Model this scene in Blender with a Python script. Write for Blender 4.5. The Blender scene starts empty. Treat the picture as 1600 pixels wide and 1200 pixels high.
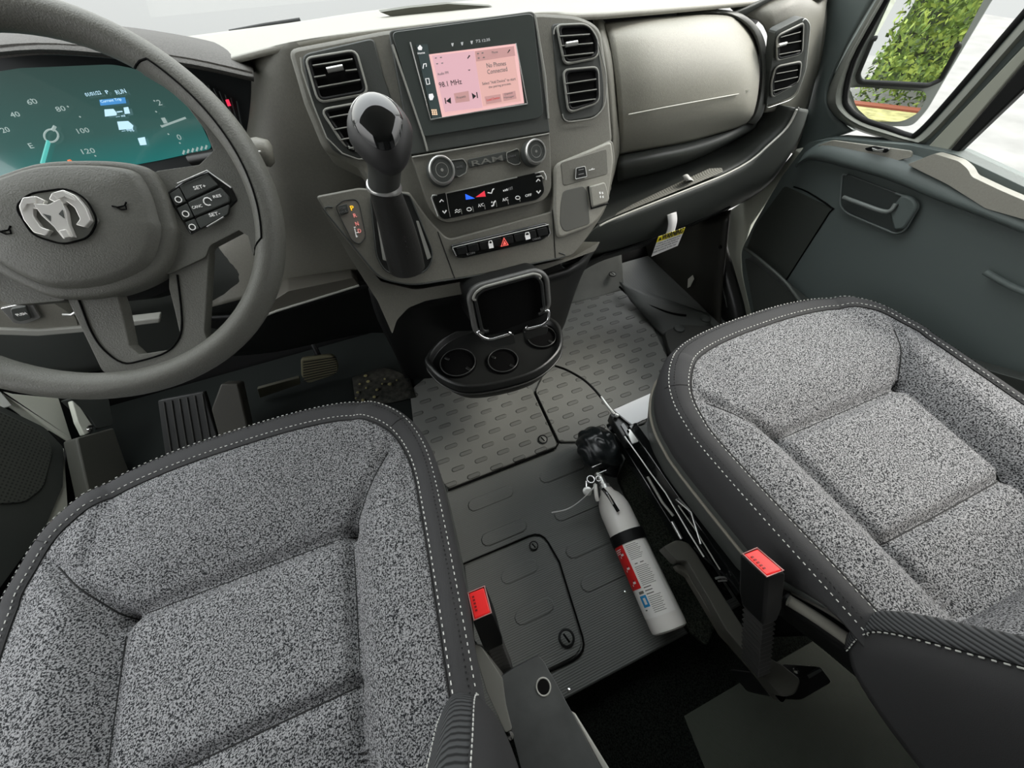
import bpy, bmesh, math, random
from mathutils import Vector, Matrix
random.seed(7)
SC = bpy.context.scene
COL = SC.collection
# ------------------------------------------------------------------ camera
F = 560.0
YAW, PITCH, ROLL = 0.34158, 0.94265, -0.04182
EYE = Vector((0, 0, .92))
fw = Vector((math.sin(YAW)*math.cos(PITCH), math.cos(YAW)*math.cos(PITCH), -math.sin(PITCH)))
rt0 = fw.cross(Vector((0, 0, 1))).normalized(); up0 = rt0.cross(fw)
RT = rt0*math.cos(ROLL) + up0*math.sin(ROLL); UP = -rt0*math.sin(ROLL) + up0*math.cos(ROLL)
cd = bpy.data.cameras.new('camera'); cam = bpy.data.objects.new('camera', cd); COL.objects.link(cam)
cd.sensor_width = 36; cd.lens = F/1600*36; cd.clip_start = .01
cam.matrix_world = Matrix(((RT.x, UP.x, -fw.x, EYE.x), (RT.y, UP.y, -fw.y, EYE.y), (RT.z, UP.z, -fw.z, EYE.z), (0, 0, 0, 1)))
SC.camera = cam
# ------------------------------------------------------------------ world, sun, exposure
w = bpy.data.worlds.new('sky'); SC.world = w; w.use_nodes = True
wn = w.node_tree; bg = wn.nodes['Background']
tc = wn.nodes.new('ShaderNodeTexCoord'); sp = wn.nodes.new('ShaderNodeSeparateXYZ'); rp = wn.nodes.new('ShaderNodeValToRGB')
wn.links.new(tc.outputs['Generated'], sp.inputs[0]); wn.links.new(sp.outputs['Z'], rp.inputs[0]); wn.links.new(rp.outputs[0], bg.inputs[0])
rp.color_ramp.elements[0].position = 0.0; rp.color_ramp.elements[0].color = (.70, .71, .71, 1)
e_ = rp.color_ramp.elements.new(.18); e_.color = (2.0, 2.0, 1.95, 1)
rp.color_ramp.elements[2].position = .8; rp.color_ramp.elements[2].color = (3.3, 3.4, 3.5, 1)
bg.inputs[1].default_value = 1.0
sd = bpy.data.lights.new('sun', 'SUN'); sd.energy = 3.0; sd.angle = .45; sd.color = (1, .95, .86)
sun = bpy.data.objects.new('sun', sd); COL.objects.link(sun)
sun.rotation_euler = Vector((-.72, .10, -.80)).to_track_quat('-Z', 'Y').to_euler()
vs = SC.view_settings; vs.view_transform = 'Standard'; vs.look = 'None'; vs.gamma = 1; vs.use_curve_mapping = False
vs.exposure = 0.3

# ------------------------------------------------------------------ pixel -> place helpers
def ray(px, py): return (RT*((px-800)/F) + UP*((600-py)/F) + fw)
def P(px, py, pl):
    d = ray(px, py)
    if pl[0] == 'x': t = (pl[1]-EYE.x)/d.x
    elif pl[0] == 'y': t = (pl[1]-EYE.y)/d.y
    elif pl[0] == 'z': t = (pl[1]-EYE.z)/d.z
    else: t = (Vector(pl[0])-EYE).dot(Vector(pl[1]))/d.dot(Vector(pl[1]))
    return EYE + d*t
def nrm(pl):
    if pl[0] == 'x': n = Vector((-1, 0, 0)) if pl[1] > 0 else Vector((1, 0, 0))
    elif pl[0] == 'y': n = Vector((0, -1, 0))
    elif pl[0] == 'z': n = Vector((0, 0, 1))
    else: n = Vector(pl[1]).normalized()
    return n
def lift(pl, h):
    if pl[0] == 'x': return ('x', pl[1] - (h if pl[1] > 0 else -h))
    if pl[0] == 'y': return ('y', pl[1]-h)
    if pl[0] == 'z': return ('z', pl[1]+h)
    return (tuple(Vector(pl[0])+nrm(pl)*h), pl[1])
t30 = math.radians(30)
S = ((.2, .62, .77), (0, -math.cos(t30), math.sin(t30)))        # centre stack face

# ------------------------------------------------------------------ materials
MC = {}
def mat(name, col, rough=.5, metal=0, bump=0, bscale=400, spec=.5, coat=0, emit=None, estr=1, vary=0, vscale=30, bdist=.001):
    if name in MC: return MC[name]
    m = bpy.data.materials.new(name); m.use_nodes = True; nt = m.node_tree; b = nt.nodes['Principled BSDF']
    b.inputs['Base Color'].default_value = (*col, 1); b.inputs['Roughness'].default_value = rough; b.inputs['Metallic'].default_value = metal
    b.inputs['Specular IOR Level'].default_value = spec; b.inputs['Coat Weight'].default_value = coat
    t = nt.nodes.new('ShaderNodeTexCoord')
    if emit: b.inputs['Emission Color'].default_value = (*emit, 1); b.inputs['Emission Strength'].default_value = estr
    n = nt.nodes.new('ShaderNodeTexNoise'); n.inputs['Scale'].default_value = vscale; n.inputs['Detail'].default_value = 4
    nt.links.new(t.outputs['Object'], n.inputs['Vector'])
    if vary:
        r = nt.nodes.new('ShaderNodeValToRGB'); nt.links.new(n.outputs['Fac'], r.inputs[0])
        r.color_ramp.elements[0].position = .3; r.color_ramp.elements[1].position = .7
        r.color_ramp.elements[0].color = (*[c*(1-vary) for c in col], 1); r.color_ramp.elements[1].color = (*[min(1, c*(1+vary)) for c in col], 1)
        nt.links.new(r.outputs[0], b.inputs['Base Color'])
    if bump:
        n2 = nt.nodes.new('ShaderNodeTexNoise'); n2.inputs['Scale'].default_value = bscale; n2.inputs['Detail'].default_value = 3
        nt.links.new(t.outputs['Object'], n2.inputs['Vector'])
        bp = nt.nodes.new('ShaderNodeBump'); bp.inputs['Strength'].default_value = bump; bp.inputs['Distance'].default_value = bdist
        nt.links.new(n2.outputs['Fac'], bp.inputs['Height']); nt.links.new(bp.outputs[0], b.inputs['Normal'])
    MC[name] = m; return m
def ramp(nt, src, stops):
    r = nt.nodes.new('ShaderNodeValToRGB'); nt.links.new(src, r.inputs[0]); e = r.color_ramp.elements
    while len(e) < len(stops): e.new(.5)
    for i, (p, c) in enumerate(stops): e[i].position = p; e[i].color = (*c, 1)
    return r.outputs[0]
def fabric(name, dark, light, scale):
    m = bpy.data.materials.new(name); m.use_nodes = True; nt = m.node_tree; b = nt.nodes['Principled BSDF']
    b.inputs['Roughness'].default_value = .95; b.inputs['Specular IOR Level'].default_value = .1
    t = nt.nodes.new('ShaderNodeTexCoord'); v = nt.nodes.new('ShaderNodeTexNoise'); v.inputs['Scale'].default_value = scale; v.inputs['Detail'].default_value = 1.5; v.inputs['Distortion'].default_value = .6
    nt.links.new(t.outputs['Object'], v.inputs['Vector'])
    nt.links.new(ramp(nt, v.outputs['Fac'], [(.42, dark), (.57, light)]), b.inputs['Base Color'])
    bp = nt.nodes.new('ShaderNodeBump'); bp.inputs['Strength'].default_value = .6; bp.inputs['Distance'].default_value = .0012
    nt.links.new(v.outputs['Fac'], bp.inputs['Height']); nt.links.new(bp.outputs[0], b.inputs['Normal'])
    return m
def ribbed(name, col, axis, pitch, rough=.55, bump=.5, dk=.75):
    m = bpy.data.materials.new(name); m.use_nodes = True; nt = m.node_tree; b = nt.nodes['Principled BSDF']
    b.inputs['Roughness'].default_value = rough; b.inputs['Specular IOR Level'].default_value = .35
    t = nt.nodes.new('ShaderNodeTexCoord'); wv = nt.nodes.new('ShaderNodeTexWave'); wv.bands_direction = axis; wv.inputs['Scale'].default_value = .314/pitch; wv.inputs['Distortion'].default_value = 0.3
    nt.links.new(t.outputs['Object'], wv.inputs['Vector'])
    nt.links.new(ramp(nt, wv.outputs['Fac'], [(.1, tuple(c*dk for c in col)), (.6, col)]), b.inputs['Base Color'])
    bp = nt.nodes.new('ShaderNodeBump'); bp.inputs['Strength'].default_value = bump; bp.inputs['Distance'].default_value = .001
    nt.links.new(wv.outputs['Fac'], bp.inputs['Height']); nt.links.new(bp.outputs[0], b.inputs['Normal'])
    return m
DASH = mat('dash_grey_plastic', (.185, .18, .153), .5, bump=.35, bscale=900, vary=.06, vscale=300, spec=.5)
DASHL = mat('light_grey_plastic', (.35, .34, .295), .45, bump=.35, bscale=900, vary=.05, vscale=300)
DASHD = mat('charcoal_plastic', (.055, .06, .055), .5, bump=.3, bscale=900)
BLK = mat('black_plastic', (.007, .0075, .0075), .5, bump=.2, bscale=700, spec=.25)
SATIN = mat('satin_black_plastic', (.018, .019, .018), .32)
DEEP = mat('deep_black_plastic', (.003, .003, .003), .8, spec=.1)
GLOSS = mat('gloss_black', (.008, .009, .009), .06, coat=.5)
RUB = mat('black_rubber', (.016, .017, .016), .6, bump=.2, bscale=500)
CHROME = mat('chrome', (.8, .8, .8), .12, metal=1)
SILVER = mat('satin_silver', (.62, .62, .6), .3, metal=.8)
TRIMG = mat('grey_edge_trim', (.33, .33, .3), .35)
WHITE = mat('white_body_paint', (.75, .76, .72), .3, coat=.3)
CREAM = mat('pale_pillar_paint', (.66, .67, .58), .4)
INK = mat('white_print', (.8, .8, .78), .6, emit=(.8, .8, .78), estr=.25)
INKB = mat('black_print', (.015, .015, .018), .6)
INKG = mat('grey_print', (.22, .22, .22), .6)
EMB = mat('embossed_dark', (.03, .032, .03), .5)
RED = mat('red_plastic', (.75, .02, .02), .35, emit=(.8, .02, .02), estr=.12)
WOOL = mat('black_carpet', (.010, .012, .010), 1, bump=1, bscale=500, vary=.9, vscale=350, spec=.05, bdist=.004)
WHEELM = mat('wheel_grained_polyurethane', (.14, .14, .122), .5, bump=.5, bscale=700, vary=.08, vscale=500)
DOORM = mat('door_grey_plastic', (.115, .14, .134), .5, bump=.25, bscale=900)
FAB = fabric('speckled_seat_cloth', (.02, .021, .023), (.31, .31, .315), 560)
TRIMF = mat('dark_seat_trim_cloth', (.05, .05, .051), .85, bump=.4, bscale=1200, spec=.25)
TWILL = ribbed('twill_seat_cloth', (.075, .078, .08), 'DIAGONAL', .0035, .9, .6, .25)
THREAD = mat('white_thread', (.72, .72, .68), .8)
THREADD = mat('black_thread', (.008, .008, .008), .8)
FLOORM = ribbed('ribbed_rubber_floor', (.14, .146, .138), 'Y', .0042, .5, .35, .8)
MATM = mat('rubber_mat', (.16, .165, .15), .5, bump=.2, bscale=800, vary=.1, vscale=20)
PILLM = mat('rubber_mat_pill', (.11, .113, .103), .5)
CARGO = ribbed('dark_grained_vinyl', (.075, .085, .068), 'X', .0028, .75, .6, .5)

# ------------------------------------------------------------------ mesh helpers
def thing(name, label, cat, loc=(0, 0, 0), group=None):
    o = bpy.data.objects.new(name, None); COL.objects.link(o); o.location = loc; o.empty_display_size = .05
    o['label'] = label; o['category'] = cat
    if group: o['group'] = group
    return o
def tag(o, label, cat, group=None):
    o['label'] = label; o['category'] = cat
    if group: o['group'] = group
    return o
def struct(o, label=None):
    o['kind'] = 'structure'
    if label: o['label'] = label
    return o
ROOTLOC = {}
def wloc(o):
    l = Vector(o.location)
    if o.parent: l = l + wloc(o.parent)
    return l
def mk(name, V, Fc, m, parent=None, smooth=True, bevel=0, solid=0, sub=0, seg=2, label=None, ang=.6, mats=None, fm=None):
    V = [Vector(v) for v in V]
    lo = Vector([min(v[i] for v in V) for i in range(3)]); hi = Vector([max(v[i] for v in V) for i in range(3)])
    c = (lo+hi)/2
    me = bpy.data.meshes.new(name); me.from_pydata([v-c for v in V], [], Fc); me.update()
    for mm in (mats or [m]): me.materials.append(mm)
    if fm:
        for p_, k in zip(me.polygons, fm): p_.material_index = k
    if smooth:
        me.polygons.foreach_set('use_smooth', [True]*len(me.polygons)); me.set_sharp_from_angle(angle=ang)
    o = bpy.data.objects.new(name, me); COL.objects.link(o)
    if parent: o.parent = parent; o.location = c - wloc(parent)
    else: o.location = c
    if sub: s_ = o.modifiers.new('sub', 'SUBSURF'); s_.levels = s_.render_levels = sub
    if solid: s_ = o.modifiers.new('solid', 'SOLIDIFY'); s_.thickness = solid; s_.offset = -1
    if bevel:
        s_ = o.modifiers.new('bevel', 'BEVEL'); s_.width = bevel; s_.segments = seg; s_.limit_method = 'ANGLE'; s_.angle_limit = .7
    if label: o['label'] = label
    return o
def round2(pts, r, n=4):
    out = []; N = len(pts)
    for i in range(N):
        p = Vector(pts[i][:2]); a = Vector(pts[i-1][:2]); b = Vector(pts[(i+1) % N][:2])
        rr = pts[i][2] if len(pts[i]) > 2 else r
        da, db = (a-p), (b-p); rr = min(rr, da.length*.48, db.length*.48)
        if rr < .05: out.append(tuple(p)); continue
        s_ = p + da.normalized()*rr; e = p + db.normalized()*rr
        for k in range(n+1):
            t = k/n; q = s_*(1-t)**2 + p*2*t*(1-t) + e*t*t; out.append(tuple(q))
    return out
def cr(pts, n, closed=False):
    """Catmull-Rom through vectors"""
    pts = [Vector(p) for p in pts]; N = len(pts); out = []
    rng = range(N) if closed else range(N-1)
    for i in rng:
        if closed: p0, p1, p2, p3 = pts[i-1], pts[i], pts[(i+1) % N], pts[(i+2) % N]
        else: p0, p1, p2, p3 = pts[max(i-1, 0)], pts[i], pts[i+1], pts[min(i+2, N-1)]
        for k in range(n):
            t = k/n
            out.append(.5*((2*p1)+(p2-p0)*t+(2*p0-5*p1+4*p2-p3)*t*t+(3*p1-p0-3*p2+p3)*t**3))
    if not closed: out.append(pts[-1])
    return out
def slab3(name, pts, n, depth, m, parent=None, bevel=.001, seg=2, label=None, taper=0):
    """closed outline of 3d points, front face along n, pushed back by depth"""
    pts = [Vector(p) for p in pts]; N = len(pts); n = Vector(n).normalized()
    ar = Vector((0, 0, 0)); c = sum(pts, Vector())/N
    for i in range(N): ar += (pts[i]-c).cross(pts[(i+1) % N]-c)
    if ar.dot(n) < 0: pts.reverse()
    back = [p - n*depth + (p-c)*taper for p in pts]
    Fc = [list(range(N)), list(range(2*N-1, N-1, -1))] + [[i, N+i, N+(i+1) % N, (i+1) % N] for i in range(N)]
    return mk(name, pts+back, Fc, m, parent, bevel=bevel, seg=seg, label=label, ang=.5)
def slab(name, px, pl, depth, m, parent=None, r=0, bevel=.001, h=0, n=4, label=None, seg=2, taper=0):
    q = round2(px, r, n) if r or any(len(p) > 2 for p in px) else px
    L = lift(pl, h)
    return slab3(name, [P(a[0], a[1], L) for a in q], nrm(pl), depth, m, parent, bevel, seg, label, taper)
def patch(name, rows, m, parent=None, n=4, thick=.006, label=None, nu=None):
    """rows of (px,py,Y) or Vector; smooth surface through them"""
    R_ = [[(q if isinstance(q, Vector) else P(q[0], q[1], ('y', q[2]))) for q in r] for r in rows]
    R_ = [cr(r, nu or n) for r in R_]; W = len(R_[0])
    cols = [cr([r[j] for r in R_], n) for j in range(W)]; H = len(cols[0])
    V = [cols[j][i] for i in range(H) for j in range(W)]
    Fc = [[i*W+j, i*W+j+1, (i+1)*W+j+1, (i+1)*W+j] for i in range(H-1) for j in range(W-1)]
    s_ = 0
    for f in Fc:
        nn = (V[f[1]]-V[f[0]]).cross(V[f[3]]-V[f[0]]); s_ += nn.dot(EYE-V[f[0]])
    if s_ < 0: Fc = [f[::-1] for f in Fc]
    return mk(name, V, Fc, m, parent, solid=thick, label=label, ang=1.0)
def tube(name, pts, r, m, parent=None, closed=False, n=8, sm=0, label=None, flat=None):
    if sm: pts = cr(pts, sm, closed)
    pts = [Vector(p) for p in pts]; N = len(pts); V = []; Fc = []
    prev = None
    for i in range(N):
        a = pts[i-1] if (i or closed) else pts[i]; b = pts[(i+1) % N] if (i < N-1 or closed) else pts[i]
        t = (b-a).normalized()
        if prev is None: prev = t.orthogonal().normalized()
        u = (prev - t*prev.dot(t)).normalized(); prev = u; v = t.cross(u)
        rr = r[min(int(i*len(r)/N), len(r)-1)] if isinstance(r, (list, tuple)) else r
        for k in range(n):
            a_ = 2*math.pi*k/n; V.append(pts[i]+(u*math.cos(a_)+v*math.sin(a_))*rr)
    M = N if closed else N-1
    for i in range(M):
        for k in range(n):
            j = (i+1) % N; Fc.append([i*n+k, i*n+(k+1) % n, j*n+(k+1) % n, j*n+k])
    if not closed: Fc += [list(range(n))[::-1], [(N-1)*n+k for k in range(n)]]
    return mk(name, V, Fc, m, parent, label=label, ang=1.2)
def ptube(name, px, pl, r, m, parent=None, closed=False, h=0, rr=0, n=6, label=None):
    if rr: px = round2(px, rr)
    L = lift(pl, h); return tube(name, [P(a[0], a[1], L) for a in px], r, m, parent, closed, n, label=label)
def lathe(name, prof, c, axis, m, parent=None, n=32, label=None, a0=0, a1=2*math.pi, ref=None):
    """prof list of (radius, height) along axis from c"""
    ax = Vector(axis).normalized(); u = (Vector(ref) - ax*Vector(ref).dot(ax)).normalized() if ref else ax.orthogonal().normalized(); v = ax.cross(u); c = Vector(c)
    full = abs(a1-a0-2*math.pi) < 1e-6; cnt = n if full else n+1
    V = []; Fc = []
    for r, h in prof:
        for k in range(cnt):
            a = a0+(a1-a0)*k/n; V.append(c+ax*h+(u*math.cos(a)+v*math.sin(a))*r)
    for i in range(len(prof)-1):
        for k in range(n):
            k2 = (k+1) % cnt; Fc.append([i*cnt+k, i*cnt+k2, (i+1)*cnt+k2, (i+1)*cnt+k])
    if full:
        if prof[0][0] > 1e-5: Fc.append(list(range(cnt))[::-1])
        if prof[-1][0] > 1e-5: Fc.append([(len(prof)-1)*cnt+k for k in range(cnt)])
    return mk(name, V, Fc, m, parent, label=label, ang=.6)
def box(name, c, s, m, parent=None, bevel=.002, label=None, rot=None):
    V = []; R3 = rot or Matrix.Identity(3)
    for x in (-1, 1):
        for y in (-1, 1):
            for z in (-1, 1): V.append(Vector(c)+R3 @ Vector((x*s[0]/2, y*s[1]/2, z*s[2]/2)))
    Fc = [[0, 1, 3, 2], [4, 6, 7, 5], [0, 4, 5, 1], [2, 3, 7, 6], [0, 2, 6, 4], [1, 5, 7, 3]]
    return mk(name, V, Fc, m, parent, bevel=bevel, label=label)
def stitches(name, path, m, parent, up=None, ln=.0045, gap=.0035, r=.00075, upv=Vector((0, 0, 1))):
    V = []; Fc = []; d = 0; on = True; path = [Vector(p) for p in path]
    acc = 0; cur = path[0]; i = 1; pts = []
    step = .001; dense = []
    for a, b in zip(path, path[1:]):
        L = (b-a).length; k = max(1, int(L/step))
        dense += [a+(b-a)*(j/k) for j in range(k)]
    per = ln+gap; L = 0; seg = []; last = None
    for q in dense:
        if last is not None: L += (q-last).length
        last = q
        if (L % per) < ln: seg.append(q)
        elif seg: pts.append(seg); seg = []
    for s_ in pts:
        if len(s_) < 2: continue
        a, b = s_[0], s_[-1]; t = (b-a).normalized(); sd_ = t.cross(upv)
        if sd_.length < .1: continue
        sd_.normalize(); u = sd_.cross(t); k = len(V)
        for q in (a, b):
            for x, y in ((-1, 0), (0, 1), (1, 0), (0, -1)): V.append(q+sd_*x*r+u*y*r)
        Fc += [[k+j, k+(j+1) % 4, k+4+(j+1) % 4, k+4+j] for j in range(4)] + [[k+3, k+2, k+1, k], [k+4, k+5, k+6, k+7]]
    return mk(name, V, Fc, m, parent, smooth=False)
def text(s, a, b, pl, m, parent, size=None, h=.0006, name='lettering', ext=.0002, bold=0, up=None):
    """text with its baseline from pixel a to pixel b on plane pl; size = cap height px along up"""
    L = lift(pl, h); A = P(a[0], a[1], L); B = P(b[0], b[1], L); n = nrm(pl)
    x = (B-A); W = x.length; x.normalize(); y = n.cross(x).normalized()
    cu = bpy.data.curves.new('t', 'FONT'); cu.body = s; cu.size = 1; cu.extrude = .02; cu.offset = bold
    cu.resolution_u = 2
    to = bpy.data.objects.new('t', cu); COL.objects.link(to)
    dg = bpy.context.evaluated_depsgraph_get(); me = bpy.data.meshes.new_from_object(to.evaluated_get(dg))
    bpy.data.objects.remove(to)
    xs = [v.co.x for v in me.vertices]; ys = [v.co.y for v in me.vertices]
    if not xs: return None
    x0, x1, y0, y1 = min(xs), max(xs), min(ys), max(ys)
    sx = W/(x1-x0); sy = sx
    if size:
        U = P((a[0]+b[0])/2, (a[1]+b[1])/2, L); U2 = P((a[0]+b[0])/2, (a[1]+b[1])/2-size, L); sy = (U2-U).length/max(.5, y1-y0)
    V = [A + x*((v.co.x-x0)*sx) + y*((v.co.y-y0)*sy) + n*(v.co.z*.01) for v in me.vertices]
    Fc = [list(p.vertices) for p in me.polygons]
    bpy.data.meshes.remove(me)
    return mk(name, V, Fc, m, parent, smooth=False)
def shape(name, px, pl, m, parent, h=.0006, d=.0005, r=0, label=None):
    return slab(name, px, pl, d, m, parent, r=r, bevel=0, h=h, label=label)
exec_parts = []

# ================================================================== SHELL / SETTING
fl = struct(box('floor', (.05, .48, -.012), (2.1, 1.18, .024), FLOORM, bevel=.004), 'dark ribbed rubber cab floor')
struct(box('floor_step', (.2, -.42, -.085), (1.9, .62, .03), WOOL, bevel=.003), 'black carpeted step behind the cab floor')
cg = [P(1069, 1119, ('z', -.069)), P(1158, 1066, ('z', -.069)), Vector((1.1, -.235, -.069)), Vector((1.1, -.70, -.069)), Vector((.2, -.70, -.069))]
struct(slab3('floor_cargo', cg, (0, 0, 1), .004, CARGO, bevel=.0005), 'dark grained vinyl load floor')
struct(patch('wall_front', [[Vector((x, 1.02, -.01)) for x in (-1.0, 0, 1.1)], [Vector((x, 1.14, .12)) for x in (-1.0, 0, 1.1)], [Vector((x, 1.2, .4)) for x in (-1.0, 0, 1.1)], [Vector((x, 1.2, .72)) for x in (-1.0, 0, 1.1)]], DEEP), 'black toe board and firewall')
struct(box('wall_left', (-1.04, .3, .1), (.03, 1.8, .9), DEEP), 'dark side panel on the driver side')
struct(box('ceiling', (.05, -.55, 1.42), (2.3, 2.3, .05), mat('headliner_grey', (.35, .35, .33), .9)), 'grey headliner out of view, added to shade the cab')  # roof out of view, added to deepen shade and contrast in the cab
struct(box('wall_back', (.05, -1.65, .6), (2.3, .05, 1.7), mat('unseen_wall_grey', (.2, .2, .2), .8)), 'unseen wall added behind the cab to block light')  # unseen rear wall, added to keep light off the cab
for x, nm in ((-1.09, 'wall_rear_left'), (1.19, 'wall_rear_right')):
    struct(box(nm, (x, -1.0, .55), (.04, 1.3, 1.8), mat('unseen_wall_grey', (.2, .2, .2), .8)), 'unseen cab side panel behind the door, added to block light')  # unseen side walls, added with the roof to block light
gr = struct(box('ground', (4, 0, -.75), (16, 24, .1), mat('concrete_ground', (.2, .197, .19), .9, vary=.15, vscale=3)), 'pale concrete driveway outside the van')

def pill_material(ox, oy, cx, cy):
    m = bpy.data.materials.new('pill_rubber_mat'); m.use_nodes = True; nt = m.node_tree; b = nt.nodes['Principled BSDF']
    b.inputs['Roughness'].default_value = .5
    t = nt.nodes.new('ShaderNodeTexCoord'); sp = nt.nodes.new('ShaderNodeSeparateXYZ'); nt.links.new(t.outputs['Object'], sp.inputs[0])
    def M(op, a, b_=None, c_=None):
        n = nt.nodes.new('ShaderNodeMath'); n.operation = op
        for i, q in enumerate((a, b_, c_)):
            if q is None: continue
            if isinstance(q, (int, float)): n.inputs[i].default_value = q
            else: nt.links.new(q, n.inputs[i])
        return n.outputs[0]
    x = M('ADD', sp.outputs['X'], cx-ox); y = M('ADD', sp.outputs['Y'], cy-oy)
    row = M('FLOOR', M('DIVIDE', y, .0352)); odd = M('MODULO', M('ADD', row, 100), 2)
    xs = M('ADD', x, M('MULTIPLY', odd, .0325))
    fx = M('SUBTRACT', M('FLOORED_MODULO', xs, .065), .0325); fy = M('SUBTRACT', M('FLOORED_MODULO', y, .0352), .0176)
    dx = M('MAXIMUM', M('SUBTRACT', M('ABSOLUTE', fx), .0115), 0)
    d = M('SUBTRACT', M('SQRT', M('ADD', M('MULTIPLY', dx, dx), M('MULTIPLY', fy, fy))), .0062)
    n2 = nt.nodes.new('ShaderNodeTexNoise'); n2.inputs['Scale'].default_value = 14; nt.links.new(t.outputs['Object'], n2.inputs['Vector'])
    mr = nt.nodes.new('ShaderNodeMapRange'); mr.inputs[1].default_value = -.004; mr.inputs[2].default_value = .004; nt.links.new(d, mr.inputs[0])
    col = ramp(nt, mr.outputs[0], [(0, (.12, .122, .112)), (.42, (.115, .118, .108)), (.5, (.06, .062, .056)), (.62, (.17, .172, .158)), (1, (.155, .158, .145))])
    nt.links.new(col, b.inputs['Base Color'])
    h = nt.nodes.new('ShaderNodeMapRange'); h.inputs[1].default_value = .0008; h.inputs[2].default_value = -.0018; nt.links.new(d, h.inputs[0])
    bp = nt.nodes.new('ShaderNodeBump'); bp.inputs['Distance'].default_value = .0025; bp.inputs['Strength'].default_value = .9; nt.links.new(h.outputs[0], bp.inputs['Height']); nt.links.new(bp.outputs[0], b.inputs['Normal'])
    return m
# ---- raised pills shared by the mats and the floor
def pill_mesh(V, Fc, x, y, z, L, Wd, h, n=5):
    k = len(V); out = []
    for i in range(n+1):
        a = -math.pi/2+math.pi*i/n; out.append((x+L/2-Wd/2+math.cos(a)*Wd/2, y+math.sin(a)*Wd/2))
    for i in range(n+1):
        a = math.pi/2+math.pi*i/n; out.append((x-L/2+Wd/2+math.cos(a)*Wd/2, y+math.sin(a)*Wd/2))
    N = len(out)
    for q in out: V.append((q[0], q[1], z))
    for q in out: V.append((x+(q[0]-x)*.95, y+(q[1]-y)*.82, z+h))
    Fc += [[k+i, k+(i+1) % N, k+N+(i+1) % N, k+N+i] for i in range(N)] + [[k+N+i for i in range(N)]]
def inside(x, y, poly):
    c = False
    for i in range(len(poly)):
        a, b = poly[i-1], poly[i]
        if (a[1] > y) != (b[1] > y) and x < (b[0]-a[0])*(y-a[1])/(b[1]-a[1])+a[0]: c = not c
    return c
def floor_mat(name, px, label, x0, x1, y0, y1):
    r = thing(name, label, 'floor mat', tuple(P(px[0][0], px[0][1], ('z', 0))), 'grey rubber floor mats with raised pills')
    pts = round2(px, 5, 3); L = ('z', .009)
    poly = [P(a, b, L) for a, b in pts]
    cx = (min(p.x for p in poly)+max(p.x for p in poly))/2; cy = (min(p.y for p in poly)+max(p.y for p in poly))/2
    slab3('mat_sheet', poly, (0, 0, 1), .008, pill_material(x0-.0325, y0-.0176, cx, cy), r, bevel=.003)
    return r
m1 = floor_mat('floor_mat', [(650, 700), (690, 752), (700, 764), (872, 696), (830, 606), (700, 560), (640, 610)], 'grey rubber centre floor mat with raised pills, left of the straight black joint', -.6, .3, .418, 1.0)
m2 = floor_mat('floor_mat', [(836, 612), (873, 690), (905, 690), (1010, 660), (1045, 560), (1000, 470), (975, 452), (885, 476), (860, 560)], 'grey rubber passenger floor mat with raised pills beyond the cup holder', .17, .9, .418, 1.0)
patch('mat_upturn', [[P(884, 478, ('z', .005)), P(930, 468, ('z', .005)), P(975, 455, ('z', .005))], [Vector((.60, .93, .05)), Vector((.70, .93, .05)), Vector((.80, .93, .05))], [Vector((.62, 1.02, .15)), Vector((.72, 1.02, .15)), Vector((.82, 1.02, .15))]], MATM, m2, thick=.006)
tube('joint', [P(x, y, ('z', .008)) for x, y in ((836, 612), (873, 692), (868, 700), (700, 766))], .003, DEEP, m1)
struct(slab3('floor_well', [Vector((-1.0, .47, .004)), Vector((-.06, .47, .004)), Vector((-.03, .66, .004)), Vector((.02, 1.03, .004)), Vector((-1.0, 1.03, .004))], (0, 0, 1), .003, mat('carpet_with_dash_shade', (.010, .012, .011), .8, spec=.1)), 'driver footwell floor, dark carpet with the dash shadow painted in')  # dark carpet whose near-black colour also carries the shadow of the dash
def quarter_lock(name, px, py, r, z, label, grp=None, mm=None):
    c = P(px, py, ('z', z)); o = thing(name, label, 'floor fastener', tuple(c))
    o['group'] = 'slotted turn fasteners in the floor'
    lathe('rim', [(r, 0), (r, .003), (r*.82, .0035), (r*.8, .001)], c, (0, 0, 1), BLK, o)
    lathe('cap', [(r*.72, -.001), (r*.72, .0028), (r*.62, .0036), (0, .0037)], c, (0, 0, 1), mm or MATM, o)
    box('slot', c+Vector((0, 0, .0035)), (r*.24, r*1.1, .002), DEEP, o, bevel=.0005, rot=Matrix.Rotation(.3, 3, 'Z'))
quarter_lock('turn_fastener', 848, 687, .014, .009, 'round slotted turn fastener in the corner of the centre floor mat')
quarter_lock('turn_fastener', 957, 429, .014, .06, 'round dark fastener on the turned-up end of the passenger mat')
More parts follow.
